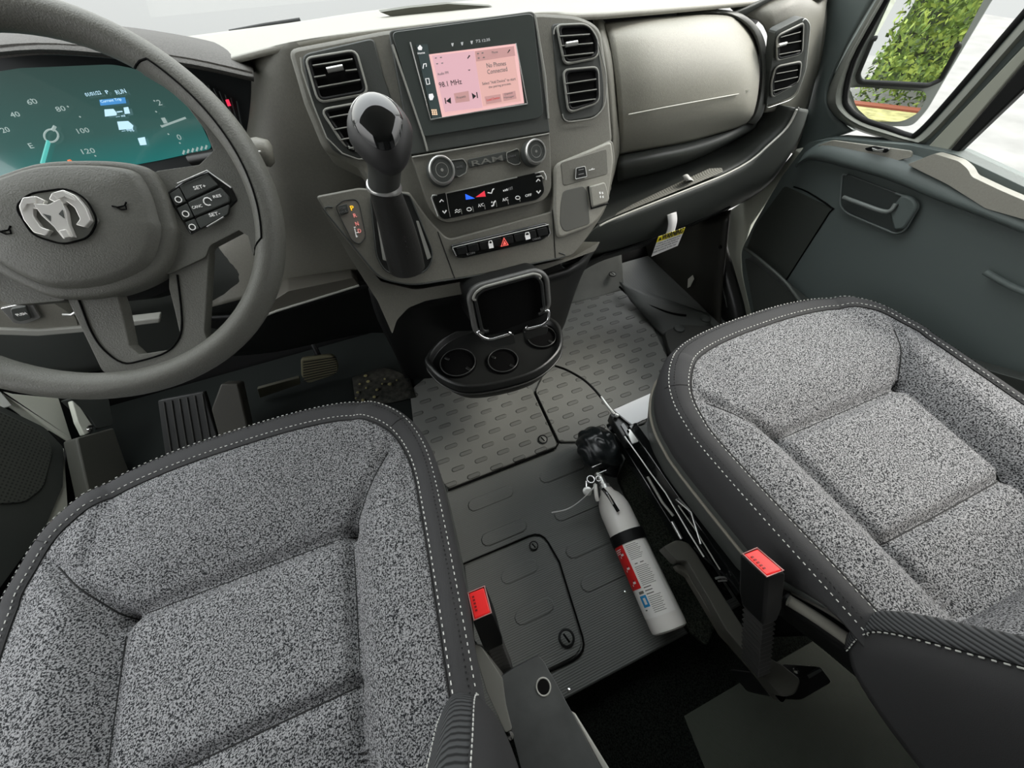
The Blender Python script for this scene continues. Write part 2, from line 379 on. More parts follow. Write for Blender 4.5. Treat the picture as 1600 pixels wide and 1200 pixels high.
# centre floor plate: big raised pills + hatch
V = []; Fc = []
for (a, b, L_) in ((767, 779, .125), (788, 832, .12), (880, 735, .14), (905, 792, .14), (925, 848, .14), (950, 898, .14)):
    c = P(a, b, ('z', 0)); pill_mesh(V, Fc, c.x, c.y, -.0005, L_, .034, .003)
struct(mk('trim_1', V, Fc, FLOORM, ang=.4), 'large raised ovals moulded in the floor')
HZ = 0
ht = thing('floor_hatch', 'rounded dark floor hatch cover with two raised ovals beside the driver seat buckle', 'hatch', tuple(P(820, 940, ('z', 0))))
hp = [(725, 884, 3), (845, 832, 22), (872, 880, 2), (914, 1018, 26), (800, 1073, 8), (740, 1000, 3)]
slab('cover', hp, ('z', .005), .005, FLOORM, ht, r=6, bevel=.002)
tube('seal', [P(a, b, ('z', .004)) for a, b in round2([(p[0], p[1], p[2]) for p in [(722, 882, 3), (846, 829, 22), (874, 878, 2), (918, 1020, 26), (798, 1078, 8), (738, 1003, 3)]], 6)], .0022, DEEP, ht, closed=True)
for a, b in ((812, 893), (835, 955)):
    V = []; Fc = []
    c = P(a, b, ('z', .005)); pill_mesh(V, Fc, c.x, c.y, .0045, .092, .032, .0022)
    mk('raised_oval', V, Fc, FLOORM, ht, ang=.4)
quarter_lock('turn_fastener', 834, 853, .011, .006, 'small round slotted fastener at the far corner of the floor hatch', mm=FLOORM)
quarter_lock('turn_fastener', 885, 997, .017, .006, 'large double-ringed turn fastener at the near corner of the floor hatch', mm=FLOORM)
tag(lathe('floor_rivet', [(.003, 0), (.003, .002), (0, .003)], P(977, 925, ('z', 0)), (0, 0, 1), CHROME, n=12), 'tiny bright rivet in the floor left of the fire extinguisher label', 'rivet', 'bright floor rivets')
tag(lathe('floor_rivet', [(.003, 0), (.003, .002), (0, .003)], P(889, 1078, ('z', 0)), (0, 0, 1), CHROME, n=12), 'tiny bright rivet at the rear edge of the cab floor', 'rivet', 'bright floor rivets')
cs = [(985, 700), (1000, 735), (1075, 860), (1125, 960), (1105, 1010), (1075, 985), (1000, 820), (965, 745)]
tag(slab('carpet_pad', cs, ('z', .02), .018, mat('grey_black_carpet', (.035, .04, .032), 1, bump=1, bscale=450, vary=.8, vscale=300, spec=.05, bdist=.004), r=8, bevel=.004), 'black looped carpet strip between the fire extinguisher and the passenger seat rail', 'carpet')

# ================================================================== DASHBOARD
D = thing('dashboard', 'wide grey plastic dashboard spanning the cab under the windshield', 'dashboard', (.3, .75, .6))
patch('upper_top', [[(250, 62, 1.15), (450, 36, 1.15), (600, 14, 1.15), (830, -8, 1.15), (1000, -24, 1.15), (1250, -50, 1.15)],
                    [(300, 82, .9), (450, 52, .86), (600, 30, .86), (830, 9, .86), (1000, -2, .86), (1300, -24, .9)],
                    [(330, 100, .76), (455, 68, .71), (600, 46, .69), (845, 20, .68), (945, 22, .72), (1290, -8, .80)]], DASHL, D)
patch('left_panel', [[(392, 92, .80), (398, 84, .76), (452, 66, .71), (600, 46, .70), (660, 44, .70)],
                     [(391, 165, .80), (402, 140, .74), (455, 140, .71), (560, 150, .70), (660, 150, .70)],
                     [(374, 262, .78), (412, 250, .73), (470, 250, .71), (560, 260, .70), (660, 250, .70)],
                     [(345, 350, .78), (430, 340, .72), (500, 345, .71), (570, 350, .70), (660, 350, .70)],
                     [(330, 440, .78), (440, 415, .74), (520, 415, .73), (600, 420, .73), (660, 420, .73)],
                     [(330, 480, .76), (442, 452, .75), (520, 440, .75), (600, 440, .75), (660, 440, .75)]], DASH, D)
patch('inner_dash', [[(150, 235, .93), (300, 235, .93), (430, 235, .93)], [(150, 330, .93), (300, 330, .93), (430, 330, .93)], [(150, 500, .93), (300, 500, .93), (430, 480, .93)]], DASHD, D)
slab('lower_ledge', [(395, 482), (430, 468), (450, 455), (552, 434), (562, 447), (430, 487), (395, 500)], ('y', .70), .1, mat('ledge_brown_grey', (.09, .085, .07), .5), D, r=3, bevel=.004)
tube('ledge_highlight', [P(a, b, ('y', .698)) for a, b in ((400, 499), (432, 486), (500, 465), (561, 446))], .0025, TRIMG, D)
patch('lower_left_knee_panel', [[(300, 500, .72), (430, 488, .70), (565, 448, .70), (640, 450, .70)], [(300, 520, .82), (430, 515, .78), (580, 480, .76), (650, 500, .76)], [(300, 560, .9), (430, 550, .9), (580, 520, .9), (650, 530, .9)]], BLK, D)
# centre stack body (vents, screen surround)
slab('centre_stack', [(449, 74, 14), (596, 46), (845, 18), (905, 22, 20), (940, 40, 20), (950, 110), (958, 215), (940, 330), (860, 372), (720, 405), (640, 400), (600, 330), (560, 262), (505, 235, 14), (474, 160)], S, .10, DASH, D, r=4, bevel=.006)
# lower console (gear selector shelf, switch row)
co = [(493, 306, 6), (560, 293), (640, 300), (668, 340, 12), (700, 374, 10), (862, 330), (868, 262, 16), (958, 216, 10), (962, 250), (950, 325, 25), (918, 372, 25), (895, 400, 6), (740, 432), (640, 447, 20), (590, 436, 20), (520, 350)]
slab('centre_console', co, S, .13, DASH, D, r=4, bevel=.004, h=.008)
slab('console_skirt', [(500, 322), (595, 440), (650, 453, 10), (745, 436), (895, 402), (938, 377, 3), (930, 392), (850, 421), (770, 447), (730, 458), (665, 470), (638, 481, 4), (620, 500, 5), (613, 522), (590, 470), (545, 400)], lift(S, -.012), .14, DASH, D, r=3, bevel=.004)
for a_, b_ in (((684, 362), (711, 436)), ((863, 328), (868, 404))): tube('console_joint', [P(a_[0], a_[1], lift(S, .0083)), P(b_[0], b_[1], lift(S, .0083))], .0007, BLK, D)
tube('console_edge', [P(a, b, lift(S, .008)) for a, b in round2([(500, 320), (594, 436), (645, 446), (745, 431), (893, 399)], 20)], .0012, DASHD, D)
# console column down to the floor
patch('console_column', [[(575, 450, .60), (620, 476, .52), (740, 460, .50), (890, 425, .50), (935, 384, .66)],
                         [(590, 500, .66), (640, 510, .62), (750, 505, .60), (880, 470, .60), (912, 421, .70)],
                         [(620, 560, .74), (650, 560, .72), (750, 560, .70), (872, 515, .66), (884, 478, .74)],
                         [(640, 610, .80), (680, 610, .76), (750, 600, .72), (850, 560, .70), (872, 520, .74)]], BLK, D, thick=.01)
# arched surround and glovebox
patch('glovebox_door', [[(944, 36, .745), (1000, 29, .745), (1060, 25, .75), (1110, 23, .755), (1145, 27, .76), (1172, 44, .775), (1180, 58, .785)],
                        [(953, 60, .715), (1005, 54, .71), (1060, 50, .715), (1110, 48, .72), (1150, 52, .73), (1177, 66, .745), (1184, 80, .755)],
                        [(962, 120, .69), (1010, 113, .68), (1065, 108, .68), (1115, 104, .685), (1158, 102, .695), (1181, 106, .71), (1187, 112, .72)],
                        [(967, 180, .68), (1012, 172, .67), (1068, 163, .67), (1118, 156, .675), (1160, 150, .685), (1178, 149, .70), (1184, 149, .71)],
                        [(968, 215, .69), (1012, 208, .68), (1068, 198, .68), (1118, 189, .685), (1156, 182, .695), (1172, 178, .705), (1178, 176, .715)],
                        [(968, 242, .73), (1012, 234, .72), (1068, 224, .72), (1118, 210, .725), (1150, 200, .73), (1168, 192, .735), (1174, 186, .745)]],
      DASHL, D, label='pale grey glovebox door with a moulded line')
patch('glovebox_rim', [[(1060, 12, .80), (1120, 14, .78), (1160, 22, .76), (1188, 48, .745), (1199, 85, .73), (1200, 130, .72), (1193, 175, .72), (1180, 195, .73)],
                       [(1060, 19, .77), (1118, 20, .765), (1150, 27, .76), (1176, 50, .75), (1187, 85, .735), (1188, 130, .725), (1180, 172, .72), (1168, 192, .735)],
                       [(1060, 24, .80), (1116, 26, .80), (1144, 32, .80), (1168, 54, .80), (1180, 86, .80), (1181, 130, .80), (1172, 168, .80), (1160, 190, .80)]], mat('rim_grey', (.15, .155, .145), .5), D)
patch('side_panel_beside_glovebox', [[(925, 26, .75), (935, 24, .745), (945, 34, .75)], [(940, 80, .70), (948, 78, .70), (958, 84, .71)], [(950, 150, .68), (957, 150, .68), (965, 152, .69)], [(955, 220, .67), (960, 220, .67), (968, 225, .69)], [(950, 300, .68), (955, 290, .68), (966, 250, .75)]], DASH, D)
L0 = [(1263, 172), (1252, 205), (1234, 239), (1199, 285), (1145, 316), (1075, 348), (990, 378), (900, 402), (880, 406)]      # outer edge of the lip
L1 = [(1243, 168), (1228, 196), (1199, 224), (1171, 248), (1133, 269), (1084, 289), (1010, 318), (955, 340), (935, 350)]    # inner edge
patch('glovebox_lower_band', [[(966, 243, .725), (1020, 233, .715), (1080, 221, .72), (1140, 205, .73), (1185, 185, .74)], [(966, 262, .71), (1020, 252, .70), (1080, 239, .705), (1135, 221, .72), (1180, 200, .74)], [(966, 284, .76), (1020, 272, .76), (1080, 252, .76), (1120, 234, .76), (1170, 210, .78)]], mat('band_grey', (.06, .065, .06), .45), D)
patch('shelf_lip', [[(a, b, .80) for a, b in L1], [(a, b, .675) for a, b in L1], [(a*.6+c*.4, b*.6+d*.4, .655) for (a, b), (c, d) in zip(L1, L0)], [(a, b, .68) for a, b in L0], [(a-4, b+10, .80) for a, b in L0]], DASHD, D, n=4)
tube('shelf_edge_strip', [P(a+2, b+3, ('y', .650)) for a, b in L1], .0022, mat('edge_strip_pale', (.6, .6, .55), .35), D, sm=4)
rec = [P(a, b, ('y', .675)) for a, b in L1]
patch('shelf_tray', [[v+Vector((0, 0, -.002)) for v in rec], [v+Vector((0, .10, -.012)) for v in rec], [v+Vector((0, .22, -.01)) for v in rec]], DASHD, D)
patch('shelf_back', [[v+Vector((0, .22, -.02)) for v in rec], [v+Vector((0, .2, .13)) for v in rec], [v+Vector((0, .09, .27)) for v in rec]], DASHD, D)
patch('right_corner', [[(1135, -6, .86), (1190, -22, .86), (1240, -34, .86), (1300, -30, .9)],
                       [(1150, 14, .80), (1195, -4, .79), (1245, -12, .79), (1292, 4, .84)],
                       [(1192, 40, .75), (1210, 26, .74), (1248, 8, .745), (1288, 30, .80)],
                       [(1203, 90, .735), (1216, 90, .73), (1256, 80, .74), (1280, 95, .80)],
                       [(1200, 140, .725), (1206, 150, .72), (1240, 148, .73), (1268, 150, .78)],
                       [(1190, 176, .73), (1198, 176, .72), (1230, 172, .73), (1262, 172, .76)]], DASH, D)
patch('corner_end_cap', [[(1290, 0, .86), (1296, 10, .88), (1300, 20, .95)], [(1288, 40, .82), (1292, 44, .84), (1296, 50, .95)], [(1280, 100, .80), (1284, 104, .82), (1286, 110, .95)], [(1264, 165, .78), (1270, 168, .80), (1270, 175, .95)], [(1236, 238, .70), (1242, 240, .74), (1240, 245, .95)]], DASH, D)
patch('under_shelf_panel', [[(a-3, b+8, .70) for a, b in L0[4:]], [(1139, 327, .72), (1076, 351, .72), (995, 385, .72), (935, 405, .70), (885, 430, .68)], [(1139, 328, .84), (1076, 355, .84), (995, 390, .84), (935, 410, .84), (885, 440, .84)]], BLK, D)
tube('under_shelf_crease', [P(a, b, ('y', .71)) for a, b in ((1147, 297), (1060, 328), (985, 358))], .0012, DEEP, D)
tube('fuse_slot', [P(a, b, ('y', .715)) for a, b in ((1008, 361), (1026, 354))], .0016, TRIMG, D)
tube('fuse_slot', [P(a, b, ('y', .715)) for a, b in ((1032, 351), (1044, 347))], .0016, TRIMG, D)
GB = ('y', .664)
tube('glovebox_line', [P(a, b, ('y', Y)) for a, b, Y in ((982, 179, .667), (1060, 164, .662), (1154, 147, .680))], .0012, mat('pale_moulded_line', (.55, .55, .5), .4), D, sm=4)
text('AIRBAG', (1155, 148), (1172, 144), ('y', .690), mat('pale_moulded_line', (.5, .5, .45)), D, h=.002, size=4)
# paper scraps and mat lying in the open shelf
tag(slab3('ribbed_shelf_mat', [P(960, 337, ('y', .665)), P(1084, 287, ('y', .665)), P(1130, 268, ('y', .665)), P(1128, 262, ('y', .68)), P(1108, 263, ('y', .69)), P(1062, 284, ('y', .69)), P(990, 318, ('y', .69)), P(965, 332, ('y', .68))], (0, -.3, 1), .004, ribbed('pale_ribbed_rubber', (.26, .26, .23), 'X', .006, .6)), 'pale ribbed liner along the open shelf lip under the glovebox', 'liner')
sc_ = patch('paper_scrap', [[(1066, 275, .68), (1074, 272, .68), (1080, 279, .70)], [(1072, 284, .67), (1080, 281, .665), (1088, 285, .69)]], mat('white_paper', (.6, .6, .58), .8), thick=.001)
tag(sc_, 'small curled white paper scrap on the open shelf lip', 'paper')

# ---- air vents
def vent(outline, pl, slats, label, knob=None, rim=TRIMG, r=10, h=.004):
    c = P(sum(p[0] for p in outline)/len(outline), sum(p[1] for p in outline)/len(outline), pl)
    v = thing('air_vent', label, 'air vent', tuple(c), 'louvred air vents along the dashboard')
    slab('vent_shade_plate', outline, pl, .004, DEEP, v, r=r, h=h, bevel=0)  # flat plate at the surface, black stands in for the shaded depth
    ptube('vent_rim', outline, pl, .0019, rim, v, True, h=h+.001, rr=r)
    ptube('vent_inner_rim', [((p[0]-0)*.93+.07*sum(q[0] for q in outline)/len(outline), p[1]*.93+.07*sum(q[1] for q in outline)/len(outline)) for p in outline], pl, .003, BLK, v, True, h=h, rr=r)
    for (x0, y0, x1, y1) in slats:
        A = P(x0, y0, lift(pl, h+.003)); B = P(x1, y1, lift(pl, h+.003)); n = nrm(pl); t = (B-A).normalized(); dn = n.cross(t)
        if dn.z > 0: dn = -dn
        Q = [A, B, B+dn*.006-n*.012, A+dn*.006-n*.012]; tp = n*.0012-dn*.0012
        mk('slat', Q+[q+tp for q in Q], [[0, 1, 2, 3], [7, 6, 5, 4], [0, 4, 5, 1], [1, 5, 6, 2], [2, 6, 7, 3], [3, 7, 4, 0]], SATIN, v, bevel=.0004)
        tube('slat_edge', [A+n*.0006, B+n*.0006], .0008, TRIMG, v, n=6)
    if knob: ptube('tilt_tab', knob, pl, .0032, SILVER, v, h=h+.006)
    return v
slab('left_vent_bezel', [(470, 84, 14), (584, 58, 10), (600, 120), (640, 235), (572, 252, 22), (520, 240, 22), (486, 160)], S, .02, DASHD, D, r=6, h=.002, bevel=.002)
ptube('vent_bezel_line', [(470, 90), (472, 110), (490, 165), (510, 215), (535, 240), (560, 249), (575, 248)], S, .001, TRIMG, D, h=.004)
vent([(478, 92, 10), (556, 79, 12), (575, 146, 12), (498, 160, 12)], S, [(489, 103, 551, 93), (491, 121, 509, 118), (540, 111, 558, 109), (497, 137, 563, 125)], 'upper left centre air vent with chrome tab, left of the touchscreen', knob=[(511, 110), (536, 105)])
vent([(502, 172, 12), (580, 158, 8), (612, 160, 6), (625, 232, 12), (545, 238, 26)], S, [(515, 184, 585, 171), (521, 203, 600, 188), (531, 219, 605, 204), (545, 232, 610, 219)], 'lower left centre air vent behind the gear knob')
slab('right_vent_bezel', [(862, 36, 8), (915, 34, 20), (934, 60, 14), (944, 130), (944, 180, 22), (880, 192, 12), (872, 150)], S, .02, DASHD, D, r=8, h=.002, bevel=.002)
ptube('vent_bezel_line', [(864, 40), (915, 38), (934, 62), (948, 120), (946, 165), (930, 185), (880, 192)], S, .001, TRIMG, D, h=.004, rr=14)
vent([(870, 40, 8), (918, 38, 12), (933, 60, 8), (934, 90, 10), (882, 100, 8)], S, [(874, 57, 921, 54), (878, 72, 926, 68), (879, 88, 927, 83)], 'upper right centre air vent beside the touchscreen, with pale tab', knob=[(884, 70), (902, 67)])
vent([(880, 110, 9), (934, 105, 9), (936, 160, 12), (888, 176, 10)], S, [(884, 131, 931, 124), (885, 147, 932, 140), (889, 161, 930, 155)], 'lower right centre air vent between touchscreen and glovebox')
VR = ('y', .712)
slab('corner_vent_bezel', [(1212, 48, 8), (1256, 26, 5), (1266, 38, 5), (1258, 110), (1243, 150, 14), (1197, 166, 6), (1204, 110)], VR, .02, DASHD, D, r=4, h=.002, bevel=.001)
ptube('vent_bezel_line', [(1257, 27), (1266, 38), (1259, 108), (1246, 146), (1236, 156), (1196, 170)], VR, .001, SILVER, D, h=.006, rr=8)
vent([(1214, 56, 8), (1255, 36, 5), (1253, 84, 8), (1214, 94, 5)], VR, [(1220, 58, 1250, 50), (1218, 70, 1251, 64), (1217, 85, 1250, 79)], 'upper air vent in the far right dash corner, with pale tab', knob=[(1216, 71), (1228, 68)], r=6)
vent([(1212, 104, 8), (1252, 96, 6), (1248, 128, 10), (1206, 152, 6), (1205, 130)], VR, [(1213, 115, 1246, 109), (1210, 128, 1246, 120), (1208, 142, 1236, 135)], 'lower air vent in the far right dash corner', r=6)

# ---- touchscreen
T = thing('touchscreen', 'rectangular black infotainment touchscreen showing pink radio and phone panes', 'screen', tuple(P(740, 120, S)))
slab('bezel', [(607, 47, 8), (836, 16, 10), (860, 206, 3), (643, 242, 3)], S, .02, DASHD, T, r=8, h=.010, bevel=.003, seg=3)
GL = mat('screen_glass', (.06, .07, .066), .22, coat=.6, bump=.02, bscale=20)
slab('glass', [(612, 50, 9), (833, 20, 10), (850, 183, 14), (660, 214, 10)], S, .002, GL, T, r=8, h=.0125, bevel=.0006)
ptube('bezel_edge', [(613, 70), (662, 214), (668, 236)], S, .0014, TRIMG, T, h=.012)
ptube('bezel_edge', [(836, 24), (852, 120), (857, 185)], S, .0014, TRIMG, T, h=.012)
def emat(n, c, s=1): return mat(n, tuple(x*.3 for x in c), .5, emit=c, estr=s)
PK = emat('screen_pink', (.60, .36, .40), .9); PK2 = emat('screen_rose', (.62, .36, .33), .9); PK3 = emat('screen_dusty_rose', (.45, .25, .24), .9); PKB = emat('screen_pale_pink', (.72, .43, .42), .9)
SM = emat('screen_menu', (.03, .045, .045), .8); WH = emat('screen_white', (.8, .8, .8), .8)
hs = .0135
ptube('screen_edge', [(641, 66), (673, 187), (824, 162), (806, 68)], S, .0009, SILVER, T, h=hs)
dsp = shape('display', [(670, 85), (807, 68), (819, 161), (691, 183)], S, PKB, T, h=hs)
shape('menu_column', [(650, 70), (668, 69), (690, 184), (676, 186)], S, SM, T, h=hs)
shape('radio_pane', [(675, 87), (741, 79), (754, 168), (695, 175)], S, PK, T, h=hs+.0006)
shape('phone_pane', [(743, 96), (804, 88), (814, 158), (755, 166)], S, PK2, T, h=hs+.0006)
shape('pane_header', [(742, 80), (803, 72), (805, 87), (744, 96)], S, PK3, T, h=hs+.0008)
shape('soft_button', [(709, 146), (732, 142), (734, 158), (712, 161)], S, PK3, T, h=hs+.0008)
shape('soft_button', [(757, 151), (782, 147), (784, 159), (760, 163)], S, PK3, T, h=hs+.0008)
shape('soft_button', [(785, 146), (805, 142), (807, 154), (787, 158)], S, PK3, T, h=hs+.0008)
ht_ = hs+.0008
text('98.1 MHz', (687, 137), (722, 131), S, INKB, T, h=ht_, size=8)
text('Audio FM', (684, 118), (701, 115), S, INKG, T, h=ht_, size=4)
text('No Phones', (761, 106), (791, 102), S, INKG, T, h=ht_, size=7)
text('Connected', (762, 116), (793, 111), S, INKG, T, h=ht_, size=7)
text('Select "Add Device" to start', (754, 133), (806, 125), S, INKG, T, h=ht_, size=4.5)
text('the pairing process.', (764, 139), (799, 133), S, INKG, T, h=ht_, size=4.5)
text('Presets', (714, 155), (728, 152), S, INKG, T, h=ht_+.001, size=4)
text('Load Device', (761, 158), (781, 154), S, RED, T, h=ht_+.001, size=3.5)
text('Device', (789, 149), (801, 146), S, INKG, T, h=ht_+.001, size=3)
text('Manager', (788, 155), (804, 152), S, INKG, T, h=ht_+.001, size=3.5)
text('Phone', (769, 84), (778, 82.5), S, INKG, T, h=ht_+.001, size=3.5)
shape('previous_icon', [(704, 152), (697, 158), (705, 162)], S, INKB, T, h=ht_); shape('previous_icon', [(694.5, 153), (696, 152.8), (697.5, 162), (696, 162.2)], S, INKB, T, h=ht_)
shape('next_icon', [(737, 145), (744, 150), (739, 155)], S, INKB, T, h=ht_); shape('next_icon', [(744, 144), (745.5, 143.8), (747, 153), (745.5, 153.2)], S, INKB, T, h=ht_)
shape('edit_icon', [(733, 86), (735, 87), (731, 92), (730, 91)], S, INKB, T, h=ht_); shape('edit_icon', [(796, 77), (797.5, 78), (793.5, 83), (793, 82)], S, INKB, T, h=ht_+.001)
shape('arrow_icon', [(731, 109), (735, 108.5), (733.5, 110.5)], S, INKB, T, h=ht_)
for q in ((681, 91), (689, 90), (683, 100), (691, 99)): shape('corner_mark', [(q[0]-1.4, q[1]-1), (q[0]+1.4, q[1]-1.3), (q[0]+1.4, q[1]+.2), (q[0]-1.4, q[1]+.5)], S, INKG, T, h=ht_)
for q in ((747, 84), (754, 83), (748, 91), (756, 90)): shape('corner_mark', [(q[0]-1.4, q[1]-1), (q[0]+1.4, q[1]-1.3), (q[0]+1.4, q[1]+.2), (q[0]-1.4, q[1]+.5)], S, INKG, T, h=ht_+.001)
shape('home_icon', [(656, 70), (660, 74), (659, 78), (654, 78), (652.5, 74.5)], S, WH, T, h=ht_); text('Home', (653, 85), (664, 83.5), S, WH, T, h=ht_, size=3)
ptube('music_icon', [(661, 107), (662, 100), (666, 99.5), (666, 104)], S, .0006, WH, T, h=ht_)
ptube('phone_icon', [(665, 123), (670, 122.5), (671.5, 131), (667, 132)], S, .0006, WH, T, True, h=ht_)
shape('vehicle_icon', [(670, 147), (676, 146), (678, 151), (676, 156), (672, 156.5), (670, 152)], S, WH, T, h=ht_)
for i in range(3):
    for j in range(3): shape('apps_icon', [(674+i*3+j*.6, 171+j*3.2), (676+i*3+j*.6, 170.7+j*3.2), (676.4+i*3+j*.6, 173+j*3.2), (674.4+i*3+j*.6, 173.2+j*3.2)], S, emat('screen_orange', (.9, .6, .4)), T, h=ht_)
for q in ((707, 70), (722, 68.5), (737, 66.5)): shape('status_icon', [(q[0]-2, q[1]-2.5), (q[0]+2, q[1]-3), (q[0]+1, q[1]+2), (q[0]-.5, q[1]+2)], S, emat('screen_grey', (.35, .36, .36)), T, h=ht_)
text('72', (744, 66.5), (751, 65.5), S, emat('screen_grey', (.35, .36, .36)), T, h=ht_, size=4); text('12:35', (754, 65.5), (766, 63.5), S, emat('screen_grey', (.35, .36, .36)), T, h=ht_, size=4)

# ---- radio / climate panel
R = thing('radio_climate_panel', 'charcoal radio and climate panel with two silver-ringed knobs below the touchscreen', 'control panel', tuple(P(760, 290, S)))
slab('panel', [(643, 244, 2), (859, 207, 2), (862, 296, 24), (850, 314, 14), (694, 350, 22), (672, 330, 16)], S, .03, DASH, R, r=4, h=.012, bevel=.003, seg=3)
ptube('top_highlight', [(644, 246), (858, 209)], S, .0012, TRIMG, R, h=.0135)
hR = .0135
slab('climate_display', [(674, 306, 8), (845, 268, 8), (852, 300, 8), (840, 312, 6), (690, 344, 10)], S, .003, GLOSS, R, r=6, h=hR, bevel=.001)
ptube('climate_outline', [(683, 305), (676, 305), (674, 309), (684, 338)], S, .0009, SILVER, R, h=hR+.001)
ptube('climate_outline', [(836, 271), (849, 268), (853, 276), (853, 281)], S, .0011, SILVER, R, h=hR+.001)
ptube('climate_outline', [(838, 276), (846, 275), (849, 279)], S, .0009, SILVER, R, h=hR+.001)
ptube('climate_top_line', [(696, 302), (740, 293), (808, 277)], S, .0009, TRIMG, R, h=hR+.001)
shape('cold_symbol', [(727, 303), (742, 310), (728, 312)], S, emat('blue_lamp', (.02, .12, .9)), R, h=hR+.001, label='blue cold triangle')
shape('hot_symbol', [(743, 308), (757, 298), (759, 307)], S, emat('red_lamp', (.6, .03, .05)), R, h=hR+.001, label='red hot triangle')
ptube('airflow_symbol', [(762, 301), (768, 302), (770, 296), (772, 295)], S, .0008, INK, R, h=hR+.002)
for i in range(6): shape('fan_bar', [(786+i*2.6, 299-i*1.1), (788+i*2.6, 298.8-i*1.1), (788.3+i*2.6, 298.5-i*.6), (786.3+i*2.6, 299.4-i*.6+0)][::-1] if 0 else [(786+i*2.6, 297-i*1.1), (787.6+i*2.6, 296.7-i*1.1), (788.2+i*2.6, 299-i*.6), (786.6+i*2.6, 299.4-i*.6)], S, INKG if i > 2 else INK, R, h=hR+.001)
for i in range(7):
    x = 702+i*18.2; y = 336.5-i*3.9
    if i < 7: ptube('key_divider', [(x, y-6), (x+1.5, y+2)], S, .0005, TRIMG, R, h=hR+.001)
def glyph(x, y, kind, par, pl, h, sc=1, m=INK):
    if kind == 'ring': ptube('symbol', [(x+math.cos(a)*3.6*sc, y+math.sin(a)*2.6*sc) for a in [k*math.pi/5 for k in range(10)]], pl, .0006, m, par, True, h=h)
    elif kind == 'wave':
        for d in (-1.6, 1.6): ptube('symbol', [(x-4*sc, y+d+1), (x-1.5*sc, y+d-1), (x+1.5*sc, y+d+.5), (x+4*sc, y+d-1.6)], pl, .0005, m, par, h=h)
    elif kind == 'text_off': text('OFF', (x-5*sc, y+1.5), (x+5*sc, y-.5), pl, m, par, h=h, size=4)
    elif kind == 'ac': text('A/C', (x-4.5*sc, y+2), (x+4.5*sc, y), pl, m, par, h=h, size=5)
    elif kind == 'man': ptube('symbol', [(x-3*sc, y+4), (x, y+3), (x+1*sc, y-2), (x+3.5*sc, y-4)], pl, .0011, m, par, h=h); ptube('symbol', [(x-3*sc, y-1), (x-2*sc, y-3)], pl, .0008, m, par, h=h)
    elif kind == 'up': ptube('symbol', [(x-3, y+1.8), (x, y-2), (x+3, y+.8)], pl, .0008, m, par, h=h)
    elif kind == 'down': ptube('symbol', [(x-3, y-1.5), (x, y+2), (x+3, y-2.4)], pl, .0010, m, par, h=h)
for x, y, k in ((715, 330, 'wave'), (733, 327, 'ring'), (752, 322, 'ac'), (771, 318, 'man'), (790, 313, 'ac'), (809, 309, 'ring'), (826, 306.5, 'text_off'), (694.5, 331, 'down'), (690, 314, 'up'), (841, 282, 'up'), (841.5, 300, 'down')):
    glyph(x, y, k, R, S, hR+.001)
ptube('key_divider', [(697, 302), (702, 333)], S, .0004, TRIMG, R, h=hR+.001)
slab('name_bar', [(731, 249, 3), (791, 236, 3), (793, 250, 3), (734, 262, 3)], S, .002, DASHD, R, r=2, h=hR, bevel=.0006)
text('RAM', (738, 260), (786, 250.5), S, mat('embossed_grey', (.2, .2, .18), .4), R, h=hR+.0005, size=8.5, bold=.01)
slab('side_button', [(703, 251, 3), (724, 248, 6), (730, 258, 3), (728, 270, 5), (716, 277, 3), (709, 276, 2)], S, .003, DASHD, R, r=3, h=hR+.0015, bevel=.0008)
slab('side_button', [(791, 239, 4), (810, 232, 3), (814, 258, 3), (804, 258, 4), (793, 253, 4)], S, .003, DASHD, R, r=3, h=hR+.0015, bevel=.0008)
ptube('button_outline', [(703, 251), (724, 248), (730, 258), (728, 270), (716, 277)], S, .0006, TRIMG, R, h=hR+.002, rr=3)
ptube('button_outline', [(810, 232), (791, 239), (793, 253), (804, 258), (813, 256)], S, .0006, TRIMG, R, h=hR+.002, rr=3)
text('MUTE', (714, 264), (723, 261.5), S, INKG, R, h=hR+.002, size=3.5)
text('SCREEN', (794, 247), (806, 244.5), S, INKG, R, h=hR+.002, size=3)
nS = nrm(S)
for nm, x, y, r_, lb in (('knob', 688, 269, .0185, 'VOL'), ('knob', 831, 240.5, .0165, 'TUNE')):
    c = P(x, y, lift(S, hR)); k = lathe(nm, [(r_*1.08, 0), (r_*1.08, .004), (r_, .006), (r_*.95, .016), (r_*.88, .0185)], c, nS, DASHD, R, n=40)
    lathe('knob_ring', [(r_*1.0, .013), (r_*.99, .0175), (r_*.90, .0195), (r_*.82, .0195), (r_*.80, .017)], c, nS, SILVER, k, n=40, label='satin silver ring')
    lathe('knob_face', [(r_*.80, .015), (r_*.80, .0178), (0, .0182)], c, nS, SATIN, k, n=32)
    lathe('knob_groove', [(r_*.5, .0183), (r_*.48, .0188), (r_*.44, .0183)], c, nS, TRIMG, k, n=32)
    lathe('knob_dot', [(r_*.12, .0183), (r_*.1, .0188), (0, .0188)], c, nS, TRIMG, k, n=12)
